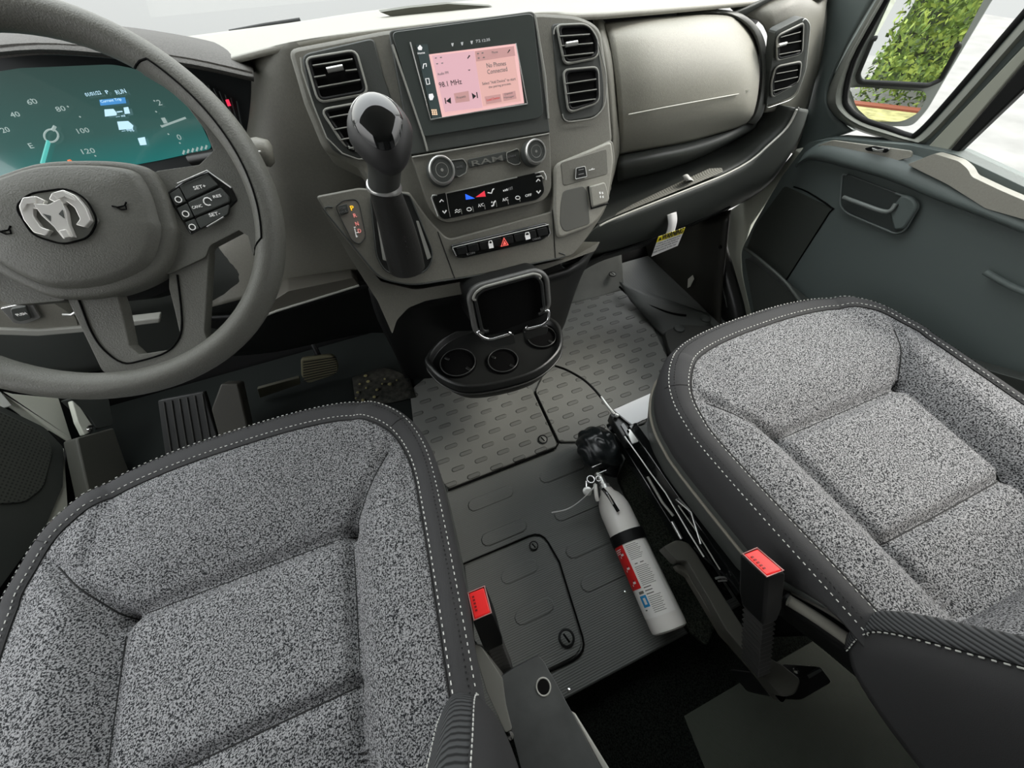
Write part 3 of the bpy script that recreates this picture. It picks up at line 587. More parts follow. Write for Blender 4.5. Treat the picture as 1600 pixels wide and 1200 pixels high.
# ---- switch row
W_ = thing('switch_strip', 'long gloss black rocker switch strip with red hazard triangle under the climate panel', 'switch panel', tuple(P(782, 378, S)))
slab('strip', [(704, 383, 4), (856, 347, 6), (861, 366, 6), (848, 375, 4), (722, 404, 8), (710, 400, 6)], S, .01, GLOSS, W_, r=3, h=.012, bevel=.002)
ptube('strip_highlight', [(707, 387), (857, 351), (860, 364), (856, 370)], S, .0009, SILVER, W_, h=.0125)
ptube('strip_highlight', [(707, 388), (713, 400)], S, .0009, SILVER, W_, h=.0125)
for i in range(8):
    x = 713+i*18; y = 387.5-i*4.2
    slab('rocker_switch', [(x, y, 2), (x+15.5, y-3.6, 2), (x+18, y+8.5, 2), (x+3, y+12, 2)], S, .004, BLK, W_, r=1.5, h=.0155, bevel=.0008)
ptube('hazard_triangle', [(787.5, 372), (783, 385), (794, 382.5)], S, .0010, emat('hazard_red', (.8, .12, .1)), W_, True, h=.0175)
shape('hazard_triangle', [(788, 376), (786, 383), (791.5, 381.6)], S, emat('hazard_red', (.8, .12, .1)), W_, h=.0165)
shape('lock_symbol', [(763, 381), (770, 379.5), (771.5, 387), (764.5, 388.5)], S, INK, W_, h=.0165); ptube('lock_symbol', [(764, 381), (764, 377), (768, 376), (769.5, 380)], S, .0007, INK, W_, h=.0172)
shape('lock_symbol', [(820, 368), (828, 366.4), (829, 373), (822, 375)], S, INK, W_, h=.0165); ptube('lock_symbol', [(821, 368), (821, 364), (826, 363), (827.5, 367)], S, .0007, INK, W_, h=.0172)
text('ECON', (730, 399), (742, 396), S, INKG, W_, h=.0165, size=3); text('CARGO', (832, 376), (845, 373), S, INKG, W_, h=.0165, size=3)
# ---- gear position panel
G = thing('gear_position_panel', 'small triangular P R N D indicator plate left of the gear lever', 'indicator', tuple(P(552, 345, S)))
slab('plate', [(524, 323, 6), (536, 313, 6), (556, 311, 8), (562, 320, 4), (572, 370, 8), (562, 382, 7), (550, 376, 6)], S, .003, mat('indicator_plate', (.2, .185, .16), .5), G, r=5, h=.0095, bevel=.0006)
ptube('plate_edge', [(524, 323), (536, 313), (556, 311), (562, 320), (572, 370), (562, 382), (550, 376)], S, .0006, DASHD, G, True, h=.0098, rr=5)
slab('mode_button', [(528, 322, 2), (542, 318, 2), (545, 332, 2), (532, 337, 3)], S, .002, DASHD, G, r=2, h=.0115, bevel=.0005)
text('TOW', (530, 329), (541, 326), S, INKG, G, h=.012, size=4); text('HAUL', (531, 334), (543, 331), S, INKG, G, h=.012, size=4)
text('P', (549, 329), (554, 328), S, emat('amber_lamp', (1, .55, .02), 1.2), G, h=.0102, size=7)
for s_, x, y in (('R', 554, 340), ('N', 557, 353), ('D', 561, 364)): text(s_, (x-.5, y), (x+4, y-1), S, emat('dim_red_lamp', (.7, .22, .2)), G, h=.0102, size=6)
for s_, x, y in (('-', 553, 356), ('+', 557, 371)): text(s_, (x, y), (x+3, y-.6), S, INK, G, h=.0102)
ptube('shift_gate_line', [(554, 357), (555.5, 364), (560, 363)], S, .0006, INK, G, h=.011); ptube('shift_gate_line', [(555.5, 364), (557, 371)], S, .0006, INK, G, h=.011)
# ---- gear selector
GS = thing('gear_lever', 'tall automatic gear lever with gloss black knob and leather boot', 'gear lever', tuple(P(635, 410, S)))
gate = [(578, 305, 10), (600, 298, 6), (640, 305, 6), (655, 340, 8), (678, 398, 14), (668, 424, 16), (640, 432, 18), (602, 426, 22), (588, 400, 10)]
slab('gate_recess', gate, S, .004, SATIN, GS, r=6, h=.0095, bevel=.001)
ptube('gate_rim', gate, S, .0011, DASHD, GS, True, h=.0105, rr=8)
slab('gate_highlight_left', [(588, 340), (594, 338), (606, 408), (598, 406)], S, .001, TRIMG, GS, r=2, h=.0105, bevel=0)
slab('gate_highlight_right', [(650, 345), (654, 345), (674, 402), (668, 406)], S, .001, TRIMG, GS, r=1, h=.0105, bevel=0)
def loft(name, secs, m, parent, n=24, label=None, cap=True, sm=0, ang=1.0):
    """secs: (px,py,Y,rx(px),ry(m)) -> ellipse sections in planes facing the section axis"""
    C_ = [P(s[0], s[1], ('y', s[2])) for s in secs]; V = []; Fc = []
    if sm:
        data = cr([Vector((*c, )).to_4d()*0+Vector((c.x, c.y, c.z, 0)) for c in C_], sm); rr = cr([Vector((s[3], s[4], 0)) for s in secs], sm)
        C_ = [Vector(d[:3]) for d in data]; RR = [(r[0], r[1]) for r in rr]
    else: RR = [(s[3], s[4]) for s in secs]
    N = len(C_)
    for i, c in enumerate(C_):
        t = (C_[min(i+1, N-1)]-C_[max(i-1, 0)]).normalized(); side = Vector((1, 0, 0)); side = (side-t*side.dot(t)).normalized(); fr = t.cross(side)
        for k in range(n):
            a = 2*math.pi*k/n; V.append(c+side*math.cos(a)*RR[i][0]+fr*math.sin(a)*RR[i][1])
    for i in range(N-1):
        for k in range(n): Fc.append([i*n+k, i*n+(k+1) % n, (i+1)*n+(k+1) % n, (i+1)*n+k])
    if cap: Fc += [list(range(n))[::-1], [(N-1)*n+k for k in range(n)]]
    return mk(name, V, Fc, m, parent, label=label, ang=ang)
BOOT = mat('boot_leather', (.022, .022, .02), .5, bump=.4, bscale=300)
loft('boot', [(636, 418, .478, .026, .024), (630, 393, .476, .0255, .023), (620, 355, .468, .0225, .020), (607, 315, .455, .019, .0175), (600, 292, .447, .0165, .015)], BOOT, GS, sm=5)
loft('boot_collar', [(600.5, 297, .447, .019, .0175), (600, 291, .447, .0195, .018), (599, 286, .446, .0185, .017)], SILVER, GS)
loft('stem', [(600, 290, .446, .0175, .016), (601, 265, .442, .0175, .016), (600, 240, .438, .021, .018), (598, 222, .434, .026, .021)], mat('lever_grip', (.05, .052, .048), .35), GS, sm=5)
def egg(name, c, r, axes, m, par, lo=-1, n=28, k=16, tip=.0):
    V = []; Fc = []; u, v, w_ = axes
    for i in range(k+1):
        t = math.acos(max(-1, lo))*(1-i/k); z = math.cos(t); q = math.sin(t)
        for j in range(n):
            a = 2*math.pi*j/n; f_ = 1-tip*z*.0
            sh = 1-tip*max(0, -math.sin(a))
            V.append(c+u*(math.cos(a)*q*r[0]*sh)+v*(math.sin(a)*q*r[1])+w_*(z*r[2]))
    for i in range(k): Fc += [[i*n+j, i*n+(j+1) % n, (i+1)*n+(j+1) % n, (i+1)*n+j] for j in range(n)]
    return mk(name, V, Fc, m, par, ang=2)
kc = P(596.5, 212, ('y', .432)); kw = Vector((0, -.62, .78)).normalized(); ku = Vector((1, 0, 0)); kv = kw.cross(ku)
egg('knob_shell', kc, (.0315, .038, .024), (ku, kv, kw), mat('knob_shell_grey', (.04, .04, .04), .42, spec=.3), GS, tip=.25)
egg('knob_face', kc+kw*.006+kv*.002, (.0262, .0325, .0225), (ku, kv, kw), GLOSS, GS, lo=.1, tip=.22)
FR_ = [kc+kw*.0092+kv*.002+ku*(math.cos(a)*.0262*(1-.22*max(0, -math.sin(a))))+kv*(math.sin(a)*.0325) for a in [i*math.pi/20 for i in range(40)]]
tube('knob_ring', FR_, .0013, SILVER, GS, closed=True)
stitches('boot_stitching', [P(624, 340, ('y', .44)), P(632, 370, ('y', .44)), P(638, 400, ('y', .445))], THREADD, GS)
# ---- charging port panel
U = thing('charging_port_panel', 'pale grey moulded USB port and phone slot panel right of the console switches', 'port panel', tuple(P(912, 300, S)))
slab('panel', [(866, 256, 14), (956, 219, 8), (960, 250), (950, 318, 20), (930, 352, 20), (872, 374, 10), (866, 330), (866, 300)], S, .01, DASHL, U, r=6, h=.0135, bevel=.004, seg=3)
slab('port_recess', [(876, 254, 4), (948, 232, 4), (950, 272, 5), (880, 291, 5)], S, .002, DASH, U, r=3, h=.0142, bevel=.0008)
slab('usb_port', [(900, 263, 2), (914, 260, 3), (917, 276, 2), (899, 280, 2)], S, .003, SATIN, U, r=2, h=.0165, bevel=.0006)
ptube('usb_rim', [(900, 263), (914, 260), (917, 276), (899, 280)], S, .0007, SILVER, U, True, h=.0168, rr=2)
for y in (266, 273): ptube('usb_socket', [(904, y), (912, y-1.6)], S, .0008, INKG, U, h=.017)
ptube('usb_symbol', [(920, 266), (929, 264)], S, .0005, INK, U, h=.016); ptube('usb_symbol', [(923, 265.5), (926, 262.8)], S, .0004, INK, U, h=.016)
slab('phone_slot', [(880, 298, 6), (912, 290, 4), (918, 300, 4), (922, 350, 5), (882, 363, 10), (875, 350, 5), (876, 320, 5)], S, .002, mat('slot_grey', (.13, .13, .115), .5), U, r=4, h=.0143, bevel=.001)
slab('outlet_cap', [(922, 291, 4), (946, 284, 4), (953, 310, 4), (950, 316, 4), (926, 324, 4)], S, .008, DASHL, U, r=3, h=.020, bevel=.002)
ptube('outlet_shadow_gap', [(919, 291), (924, 326), (950, 318)], S, .0016, BLK, U, h=.0145)
for x in (936, 940):
    shape('plug_symbol', [(x, 300), (x+2.2, 299.4), (x+3, 303), (x+.8, 303.6)], S, INK, U, h=.0206); shape('plug_symbol', [(x+1, 306), (x+3, 305.4), (x+3.6, 309), (x+1.6, 309.6)], S, INK, U, h=.0206)

# ---- cup holder
CH = thing('cup_holder', 'black pull-out cup holder with clip frame under the console', 'cup holder', tuple(P(770, 560, ('z', .28))))
zt = .30
oc = [(664, 558), (690, 528), (735, 508), (790, 498), (845, 492), (872, 503), (880, 528), (872, 552), (838, 580), (780, 598), (725, 604), (690, 592), (670, 574)]
top = cr([P(a, b, ('z', zt)) for a, b in oc], 4, True)
cen = sum(top, Vector())/len(top)
V = []; Fc = []; N = len(top)
for dz, s_ in ((-.02, 1.0), (-.003, 1.0), (.0, .985), (.001, .955), (-.002, .93), (-.014, .915), (-.016, .90)):
    V += [Vector((cen.x+(v.x-cen.x)*s_, cen.y+(v.y-cen.y)*s_, zt+dz)) for v in top]
for i in range(6): Fc += [[i*N+k, i*N+(k+1) % N, (i+1)*N+(k+1) % N, (i+1)*N+k] for k in range(N)]
Fc += [[6*N+k for k in range(N)]]
mk('tray', V, Fc, mat('tray_satin', (.022, .023, .022), .35), CH, ang=.9)
V = []; Fc = []; N = len(top)
for dz, s_ in ((-.018, .985), (-.028, .99), (-.034, .985), (-.06, .90), (-.075, .75), (-.08, .4)):
    V += [Vector((cen.x+(v.x-cen.x)*s_, cen.y+(v.y-cen.y)*s_, zt+dz)) for v in top]
for i in range(5): Fc += [[i*N+k, i*N+(k+1) % N, (i+1)*N+(k+1) % N, (i+1)*N+k] for k in range(N)]
Fc += [[5*N+k for k in range(N)][::-1]]
mk('tray_body', V, Fc, BLK, CH)
tube('body_seam', [Vector((cen.x+(v.x-cen.x)*.995, cen.y+(v.y-cen.y)*.995, zt-.029)) for v in top], .0022, mat('seam_dark_grey', (.05, .05, .048), .35), CH, closed=True)
for x, y, r_ in ((716, 568, .040), (786, 565, .034), (846, 528, .034)):
    c = P(x, y, ('z', zt-.0155)); w = lathe('cup_well', [(r_+.003, .0), (r_+.001, .006), (r_-.001, .006), (r_-.003, .001), (0, .0006)], c, (0, 0, 1), DEEP, CH, n=36)
    tube('well_rim', [c+Vector((math.cos(a)*r_, math.sin(a)*r_, .006)) for a in [k*math.pi/18 for k in range(36)]], .0012, mat('well_edge', (.06, .062, .06), .3), w, closed=True, n=6)
    for a in (2.3, 5.3): box('grip_tab', c+Vector((math.cos(a)*r_*.75, math.sin(a)*r_*.75, .002)), (.012, .006, .003), SATIN, w, bevel=.001, rot=Matrix.Rotation(a, 3, 'Z'))
# clip frame (tablet / paper holder)
tcl = math.radians(20); CL = (tuple(P(795, 440, ('y', .44))), (0, -math.cos(tcl), math.sin(tcl)))
CF = thing('phone_clip', 'silver-edged black spring clip frame standing over the cup holder', 'holder', tuple(P(795, 500, CL)))
fo = [(729, 455, 12), (745, 443, 8), (838, 418, 8), (856, 428, 12), (862, 490, 12), (852, 513, 10), (766, 534, 10), (742, 516, 12)]
slab('back_plate', fo, CL, .10, BLK, CF, r=8, h=-.004, bevel=.004)
slab('opening', [(745, 462, 10), (758, 450, 6), (834, 429, 6), (848, 441, 8), (853, 492, 8), (765, 523, 8), (752, 508, 8)], CL, .002, DEEP, CF, r=6, h=-.001, bevel=.0005)
ptube('frame_outer', [(744, 522), (733, 462), (746, 448), (838, 423), (853, 432), (857, 482)], CL, .0055, mat('frame_grey', (.1, .1, .095), .4), CF, h=.002, rr=12)
ptube('frame_inner', [(754, 520), (742, 465), (754, 453), (836, 430), (846, 440), (851, 488)], CL, .0028, SATIN, CF, h=.006, rr=10)
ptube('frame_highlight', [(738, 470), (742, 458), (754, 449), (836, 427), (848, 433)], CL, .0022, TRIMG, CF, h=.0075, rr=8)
ptube('chrome_bar', [(744, 518), (752, 526), (765, 531), (802, 520)], CL, .0028, CHROME, CF, h=.009, rr=8, label='bright chrome lower bar, left half')
ptube('chrome_bar', [(818, 515), (848, 508), (857, 500), (858, 482)], CL, .0028, CHROME, CF, h=.009, rr=8, label='bright chrome lower bar, right half')
slab('clip_lip', [(752, 530), (803, 522, 3), (806, 537, 3), (770, 545, 4)], CL, .012, SATIN, CF, r=3, h=.008, bevel=.002)
slab('clip_lip', [(819, 518, 3), (857, 508, 4), (856, 522, 5), (822, 532, 3)], CL, .012, SATIN, CF, r=3, h=.008, bevel=.002)

# ================================================================== INSTRUMENT CLUSTER
K = thing('instrument_cluster', 'wide hooded instrument cluster with teal reflections painted into its glass behind the steering wheel', 'instrument cluster', (-.35, .75, .76))
patch('hood', [[(-60, 60, .98), (60, 38, .98), (180, 40, .98), (300, 58, .98), (372, 76, .95)],
               [(-60, 66, .80), (60, 46, .78), (180, 48, .78), (300, 66, .78), (392, 96, .78)],
               [(-60, 84, .72), (60, 72, .70), (180, 80, .70), (300, 96, .70), (396, 118, .71)],
               [(-60, 96, .73), (60, 86, .71), (180, 92, .71), (300, 106, .71), (396, 126, .72)]], mat('hood_soft_grey', (.1, .095, .088), .7, bump=.6, bscale=600, vary=.25, vscale=500), K, thick=.008)
tK = math.radians(28); KP = ((-.3, .80, .72), (0, -math.cos(tK), math.sin(tK)))
slab('housing', [(-60, 84), (60, 70), (200, 80), (396, 122, 10), (398, 140, 6), (384, 206, 14), (360, 262, 16), (330, 300), (-60, 300)], KP, .02, mat('cluster_black', (.018, .022, .024), .5), K, r=3, h=-.012, bevel=.003)
kg = mat('lcd_with_reflections', (.012, .03, .03), .1, coat=.5)
n_ = kg.node_tree; b_ = n_.nodes['Principled BSDF']; b_.inputs['Emission Strength'].default_value = .8
tx = n_.nodes.new('ShaderNodeTexCoord'); sx_ = n_.nodes.new('ShaderNodeSeparateXYZ'); n_.links.new(tx.outputs['Object'], sx_.inputs[0])
mr = n_.nodes.new('ShaderNodeMapRange'); mr.inputs[1].default_value = -.06; mr.inputs[2].default_value = .07; n_.links.new(sx_.outputs['Z'], mr.inputs[0])
n_.links.new(ramp(n_, mr.outputs[0], [(0, (.012, .17, .16)), (.35, (.035, .095, .085)), (1, (.04, .065, .058))]), b_.inputs['Emission Color'])  # teal gradient is reflections in the glass, put in as emission
slab('lcd_glass', [(-60, 120), (30, 106), (175, 100, 12), (215, 108, 12), (300, 166, 14), (332, 232, 10), (250, 250), (60, 285), (-60, 310)], KP, .003, kg, K, r=5, h=-.008, bevel=.001)
hK = -.0035
TEAL = emat('teal_glow', (.1, .5, .45), .8); PALE = emat('cluster_pale', (.35, .45, .43), .7); CY = emat('cluster_blue_white', (.5, .75, .9), .9)
for s_, x, y, w_ in (('60', 45, 164, 15), ('40', 19, 184, 14), ('80', 90, 175, 14), ('100', 123, 209, 18), ('120', 130, 241, 20), ('20', 5, 208, 12)): text(s_, (x, y), (x+w_, y-2.5), KP, PALE, K, h=hK, size=7)
for s_, x, y in (('2', 248, 165), ('1', 256, 193), ('0', 279, 219)): text(s_, (x, y), (x+6, y-1), KP, PALE, K, h=hK, size=8)
text('01/01/22', (135, 151), (159, 147), KP, CY, K, h=hK, size=5); text('P', (167, 147), (171, 146), KP, CY, K, h=hK, size=5); text('RUN', (183, 148), (198, 145), KP, CY, K, h=hK, size=6)
shape('trip_bar', [(155, 156), (195, 152), (197, 161), (157, 165)], KP, emat('cluster_blue', (.05, .22, .5)), K, h=hK)
text('Current Trip', (159, 162), (191, 158), KP, CY, K, h=hK+.0006, size=5)
shape('van_symbol', [(163, 171), (177, 170), (182, 176), (182, 180), (164, 182)], KP, CY, K, h=hK); shape('pump_symbol', [(193, 168), (200, 167), (203, 177), (195, 178)], KP, CY, K, h=hK); ptube('arrow_symbol', [(183, 175), (191, 174)], KP, .0008, CY, K, h=hK+.001)
text('--- mi', (182, 184), (196, 182), KP, CY, K, h=hK, size=3)
shape('van_symbol', [(183, 190), (200, 189), (208, 196), (207, 201), (186, 203)], KP, CY, K, h=hK); text('--- mpg', (192, 208), (210, 205), KP, CY, K, h=hK, size=4)
shape('door_symbol', [(215, 216), (226, 214), (229, 226), (219, 227)], KP, CY, K, h=hK)
text('E', (48, 232), (54, 231), KP, PALE, K, h=hK, size=7)
ctr = (80, 212)
ptube('gauge_ring', [(ctr[0]+math.cos(a)*11, ctr[1]+math.sin(a)*10) for a in [k*math.pi/10 for k in range(20)]], KP, .0011, PALE, K, True, h=hK)
ptube('needle', [(76, 220), (66, 256)], KP, .0022, TEAL, K, h=hK); ptube('needle', [(82, 204), (86, 197)], KP, .0018, PALE, K, h=hK)
ptube('needle', [(252, 198), (290, 184)], KP, .0014, PALE, K, h=hK)
for q in ((240, 157), (243, 174), (251, 196), (262, 209), (280, 223), (105, 166), (47, 155), (124, 182), (148, 243)): ptube('tick', [q, (q[0]+2, q[1]+1)], KP, .0009, PALE, K, h=hK)
for i in range(6): ptube('fuel_bars', [(286+i*7, 241-i*1.6), (288+i*7, 235-i*1.6)], KP, .0013, PALE, K, h=hK)
for i in range(7): ptube('right_lens_rib', [(316+i*9, 128+i*5), (346+i*6, 172+i*8)], KP, .0010, mat('lens_rib', (.09, .11, .11), .3), K, h=-.008)
shape('warning_lamp', [(352, 156), (357, 155), (361, 165), (356, 166)], KP, emat('warn_red', (.8, .03, .08)), K, h=-.006)
ptube('lamp_red', [(107, 252), (111, 251)], KP, .002, emat('warn_orange', (.6, .15, .05)), K, h=hK)
# ================================================================== STEERING WHEEL
wc = Vector((-.298, .504, .734)); th, ps = .723, .059
wn_ = Vector((math.sin(ps)*math.cos(th), -math.cos(th)*math.cos(ps), math.sin(th))); wn_.normalize()
WP = (tuple(wc), tuple(wn_)); wu = Vector((math.cos(ps), math.sin(ps), 0)); wu = (wu-wn_*wu.dot(wn_)).normalized(); wv = wn_.cross(wu)
def W(u, v, h=0): return wc+wu*u+wv*v+wn_*h
SW = thing('steering_wheel', 'large dark grey steering wheel with ram head badge, in front of the instrument cluster', 'steering wheel', tuple(wc))
V = []; Fc = []; NA, NB = 96, 20
for i in range(NA):
    a = 2*math.pi*i/NA
    for j in range(NB):
        b = 2*math.pi*j/NB; rr = .1798+.0148*math.cos(b); V.append(W(rr*math.cos(a), rr*math.sin(a), .0190*math.sin(b)))
Fc = [[i*NB+j, ((i+1) % NA)*NB+j, ((i+1) % NA)*NB+(j+1) % NB, i*NB+(j+1) % NB] for i in range(NA) for j in range(NB)]
mk('rim', V, [f[::-1] for f in Fc], WHEELM, SW, ang=2)
def wpx(px): # pixel -> wheel plane coords
    q = P(px[0], px[1], WP)-wc; return q.dot(wu), q.dot(wv)
def wslab(name, uv, h, d, m, r=.006, bevel=.003, label=None, par=SW, seg=3):
    pts = round2([(a*1000, b*1000)+((c[0],) if c else ()) for a, b, *c in uv], r*1000, 4)
    return slab3(name, [W(a/1000, b/1000, h) for a, b in pts], wn_, d, m, par, bevel, seg, label)
def mir(uv): return uv+[(-a, b, *c) for a, b, *c in reversed(uv)]
# spokes and rear shell
def wp(L): return [wpx(q[:2])+tuple(q[2:]) for q in L]
fr_uv = wp([(205, 100), (232, 100), (290, 128), (348, 182), (388, 245), (408, 300), (412, 350), (396, 402), (388, 369, .006), (374, 360, .006), (328, 384), (322, 402), (262, 430), (235, 400), (225, 300), (243, 268), (312, 258, .008), (334, 236, .01), (322, 205), (292, 165), (252, 128)])
fr_uv = [(q[0], q[1]) + ((q[2],) if len(q) > 2 else ()) for q in fr_uv]
wslab('spoke_frame', fr_uv, .001, .016, WHEELM, r=.004, bevel=.004)
wslab('spoke_frame', [(.010-q[0], q[1])+tuple(q[2:]) for q in reversed(fr_uv)], .001, .016, WHEELM, r=.004, bevel=.004)
lo_uv = wp([(100, 462), (157, 580), (200, 604), (300, 578), (326, 538, .004), (318, 520), (325, 390), (262, 400), (262, 450), (270, 480), (281, 528, .01), (268, 546, .008), (215, 554, .008), (200, 540, .006), (187, 480), (176, 448)])
wslab('lower_spoke', lo_uv, -.002, .016, WHEELM, r=.003, bevel=.004)
tube('spoke_seam', cr([W(*wpx(q), -.0015) for q in ((118, 462), (124, 475), (141, 518), (161, 547), (190, 567), (218, 564), (259, 550), (279, 527), (283, 495), (276, 429))], 4), .0010, DEEP, SW)
ga = [math.atan2(*reversed(wpx(q))) for q in ((213, 101), (397, 396))]
for s_ in (1, -1):
    gp = []
    for i in range(41):
        t = i/40; a_ = ga[0]+(ga[1]-ga[0])*t; e_ = min(1, min(t, 1-t)*14); bb = math.pi - (math.pi/2-.30)*e_
        gp.append(W(s_*(.1798+.0150*math.cos(bb))*math.cos(a_), (.1798+.0150*math.cos(bb))*math.sin(a_), .0192*math.sin(bb)))
    tube('grip_seam', gp, .0010, DEEP, SW, n=6)
# airbag cover domed
hw = [(.033, .041), (.063, .034), (.082, .025), (.0864, .0125), (.0857, -.0067), (.081, -.029), (.0787, -.040), (.066, -.059), (.051, -.074), (.030, -.082)]
hub = [(.005, .045)]+[(.005+a, b) for a, b in hw]+[(.005, -.0855)]+[(.005-a, b) for a, b in reversed(hw)]
hub = cr([Vector((a, b, 0)) for a, b in hub], 5, True); N = len(hub)
V = []; Fc = []
HC = Vector((.005, -.012, 0))
for s_, h in ((1.0, -.012), (1.0, .006), (.985, .010), (.95, .0120), (.89, .0130), (.875, .0128), (.83, .0200), (.78, .0220), (.5, .0235), (.3, .0242), (.12, .0245)):
    V += [W(HC.x+(v.x-HC.x)*s_, HC.y+(v.y-HC.y)*s_+(.008*(1-s_) if s_ > .7 else .002), h) for v in hub]
for i in range(10): Fc += [[i*N+k, i*N+(k+1) % N, (i+1)*N+(k+1) % N, (i+1)*N+k] for k in range(N)]
Fc += [[10*N+k for k in range(N)]]
mk('airbag_cover', V, [f[::-1] for f in Fc], WHEELM, SW, ang=1.2)
# badge
boct = [(-.0225, .0055), (-.0067, .0140), (.0224, .0125), (.0325, .0005), (.0318, -.0205), (.0176, -.0335), (-.0052, -.0344), (-.0225, -.021)]
wslab('badge_recess', [q+(.007,) for q in boct], .0256, .006, mat('badge_grey', (.14, .142, .125), .5), r=.007, bevel=.0008)
tube('badge_groove', [W(a/1000, b/1000, .0258) for a, b in round2([(x*1000, y*1000) for x, y in boct], 7)], .0009, DEEP, SW, closed=True)
CHR = mat('badge_chrome', (.92, .90, .86), .25, metal=.45)
bq = lambda L: [(.005+x*.80, -.010+y*.80) for x, y in L]
for s_ in (1, -1):
    wslab('badge_horn', bq([(s_*.002, .018), (s_*.008, .024), (s_*.020, .025), (s_*.028, .017), (s_*.031, .002), (s_*.029, -.013), (s_*.020, -.019), (s_*.013, -.014), (s_*.020, -.009), (s_*.021, .004), (s_*.017, .012), (s_*.011, .009)]), .0300, .005, CHR, r=.0012, bevel=.0014, label='bright chrome curled horn')
    wslab('badge_horn_facet', bq([(s_*.008, .023), (s_*.019, .0235), (s_*.026, .016), (s_*.0265, .010), (s_*.019, .017), (s_*.011, .016)]), .0312, .002, CHR, r=.0008, bevel=.001)
wslab('badge_head', bq([(-.013, .016), (.0, .012), (.013, .016), (.012, .002), (.007, -.012), (.005, -.027), (-.005, -.027), (-.007, -.012), (-.012, .002)]), .0310, .005, CHR, r=.001, bevel=.0018, label='bright chrome ram face')
wslab('badge_muzzle', bq([(-.0035, -.018), (.0035, -.018), (.003, -.027), (-.003, -.027)]), .0330, .003, CHR, r=.0005, bevel=.001)
for s_ in (1, -1): wslab('badge_eye', bq([(s_*.004, .000), (s_*.010, .004), (s_*.007, -.006)]), .0313, .002, DASHD, r=.0005, bevel=0)
# horn marks
for s_ in (1, -1):
    q = lambda x, y: W(.006+s_*.048+x, -.0105+y, .0238)
    tube('horn_symbol', [q(-.006, .001), q(-.002, -.001), q(.004, -.001), q(.007, .002)], .0007, DEEP, SW); tube('horn_symbol', [q(-.003, -.001), q(0, -.004), q(.004, -.0045), q(.005, -.001)], .0006, DEEP, SW)
E_ = Vector
def wtext(s, u0, u1, v, h, m, size=.006):
    A = W(u0, v, h); n = wn_
    cu = bpy.data.curves.new('t', 'FONT'); cu.body = s; cu.size = 1; cu.extrude = .02
    to = bpy.data.objects.new('t', cu); COL.objects.link(to); dg = bpy.context.evaluated_depsgraph_get(); me = bpy.data.meshes.new_from_object(to.evaluated_get(dg)); bpy.data.objects.remove(to)
    xs = [q.co.x for q in me.vertices]; x0, x1 = min(xs), max(xs); sx = (u1-u0)/(x1-x0)
    V = [A+wu*((q.co.x-x0)*sx)+wv*(q.co.y*size)+n*(q.co.z*.01) for q in me.vertices]
    o = mk('lettering', V, [list(p.vertices) for p in me.polygons], m, SW, smooth=False); bpy.data.meshes.remove(me); return o
wtext('AIRBAG', -.014, .019, -.0725, .0135, EMB, .004)
# switch pack on the right spoke
pm = lambda s_, L: [(.005+s_*(q[0]-(0 if q[0] < .1 else .001)), q[1]*1.08-.0185-.08*max(0, q[0]-.09))+tuple(q[2:]) for q in L]
for s_ in (1, -1):
    wslab('switch_pack', pm(s_, [(.083, .018, .003), (.112, .030, .003), (.134, .034, .006), (.148, .015, .008), (.148, .002, .008), (.120, -.014, .004), (.087, -.024, .003)]), .002, .012, GLOSS, r=.004, bevel=.002)
    hh = .0045
    wslab('pack_button', pm(s_, [(.101, .022), (.132, .030), (.137, .018), (.101, .008)]), hh, .004, DASHD, r=.002, bevel=.0012)
    wslab('pack_button', pm(s_, [(.101, .006), (.138, .016), (.142, .006), (.140, .001), (.101, -.008)]), hh, .004, DASHD, r=.002, bevel=.0012)
    wslab('pack_button', pm(s_, [(.101, -.010), (.139, -.001), (.133, -.010), (.101, -.020)]), hh, .004, DASHD, r=.002, bevel=.0012)
    wslab('pack_button', pm(s_, [(.088, .016), (.099, .020), (.099, .007), (.088, .004)]), hh, .004, DASHD, r=.001, bevel=.001)
    wslab('pack_button', pm(s_, [(.088, .002), (.099, .005), (.099, -.008), (.088, -.010)]), hh, .004, DASHD, r=.001, bevel=.001)
    wslab('pack_button', pm(s_, [(.089, -.012), (.099, -.010), (.099, -.020), (.090, -.021)]), hh, .004, DASHD, r=.001, bevel=.001)
    hl = lambda L: [W(*pm(s_, [q[:2]])[0], q[2]) for q in L]
    tube('pack_highlight', hl([(.101, .0235, .0055), (.133, .032, .0055), (.148, .014, .005)]), .0009, SILVER, SW)
    tube('pack_highlight', hl([(.108, -.0195, .005), (.128, -.0125, .005)]), .0008, SILVER, SW)
wtext('SET+', .112+.005, .124+.005, .0155*1.08-.0195, .005, INK, .005); wtext('CANC', .102+.005, .112+.005, -.001*1.08-.0195, .005, INK, .004); wtext('RES', .126+.005, .134+.005, .0045*1.08-.0195, .005, INK, .004); wtext('SET-', .114+.005, .125+.005, -.0115*1.08-.0195, .005, INK, .005)
for v_ in (.010, -.004, -.017): tube('pack_symbol', [W(.0955+.003*(1-math.cos(a)), v_*1.08-.0195+.003*math.sin(a), .005) for a in [k*math.pi/5 for k in range(10)]], .0005, INK, SW, closed=True, n=6)
tube('cruise_symbol', [W(.124+.004*math.cos(a), -.0165+.004*math.sin(a), .005) for a in [k*math.pi/5 for k in range(9)]], .0006, INK, SW, n=6)
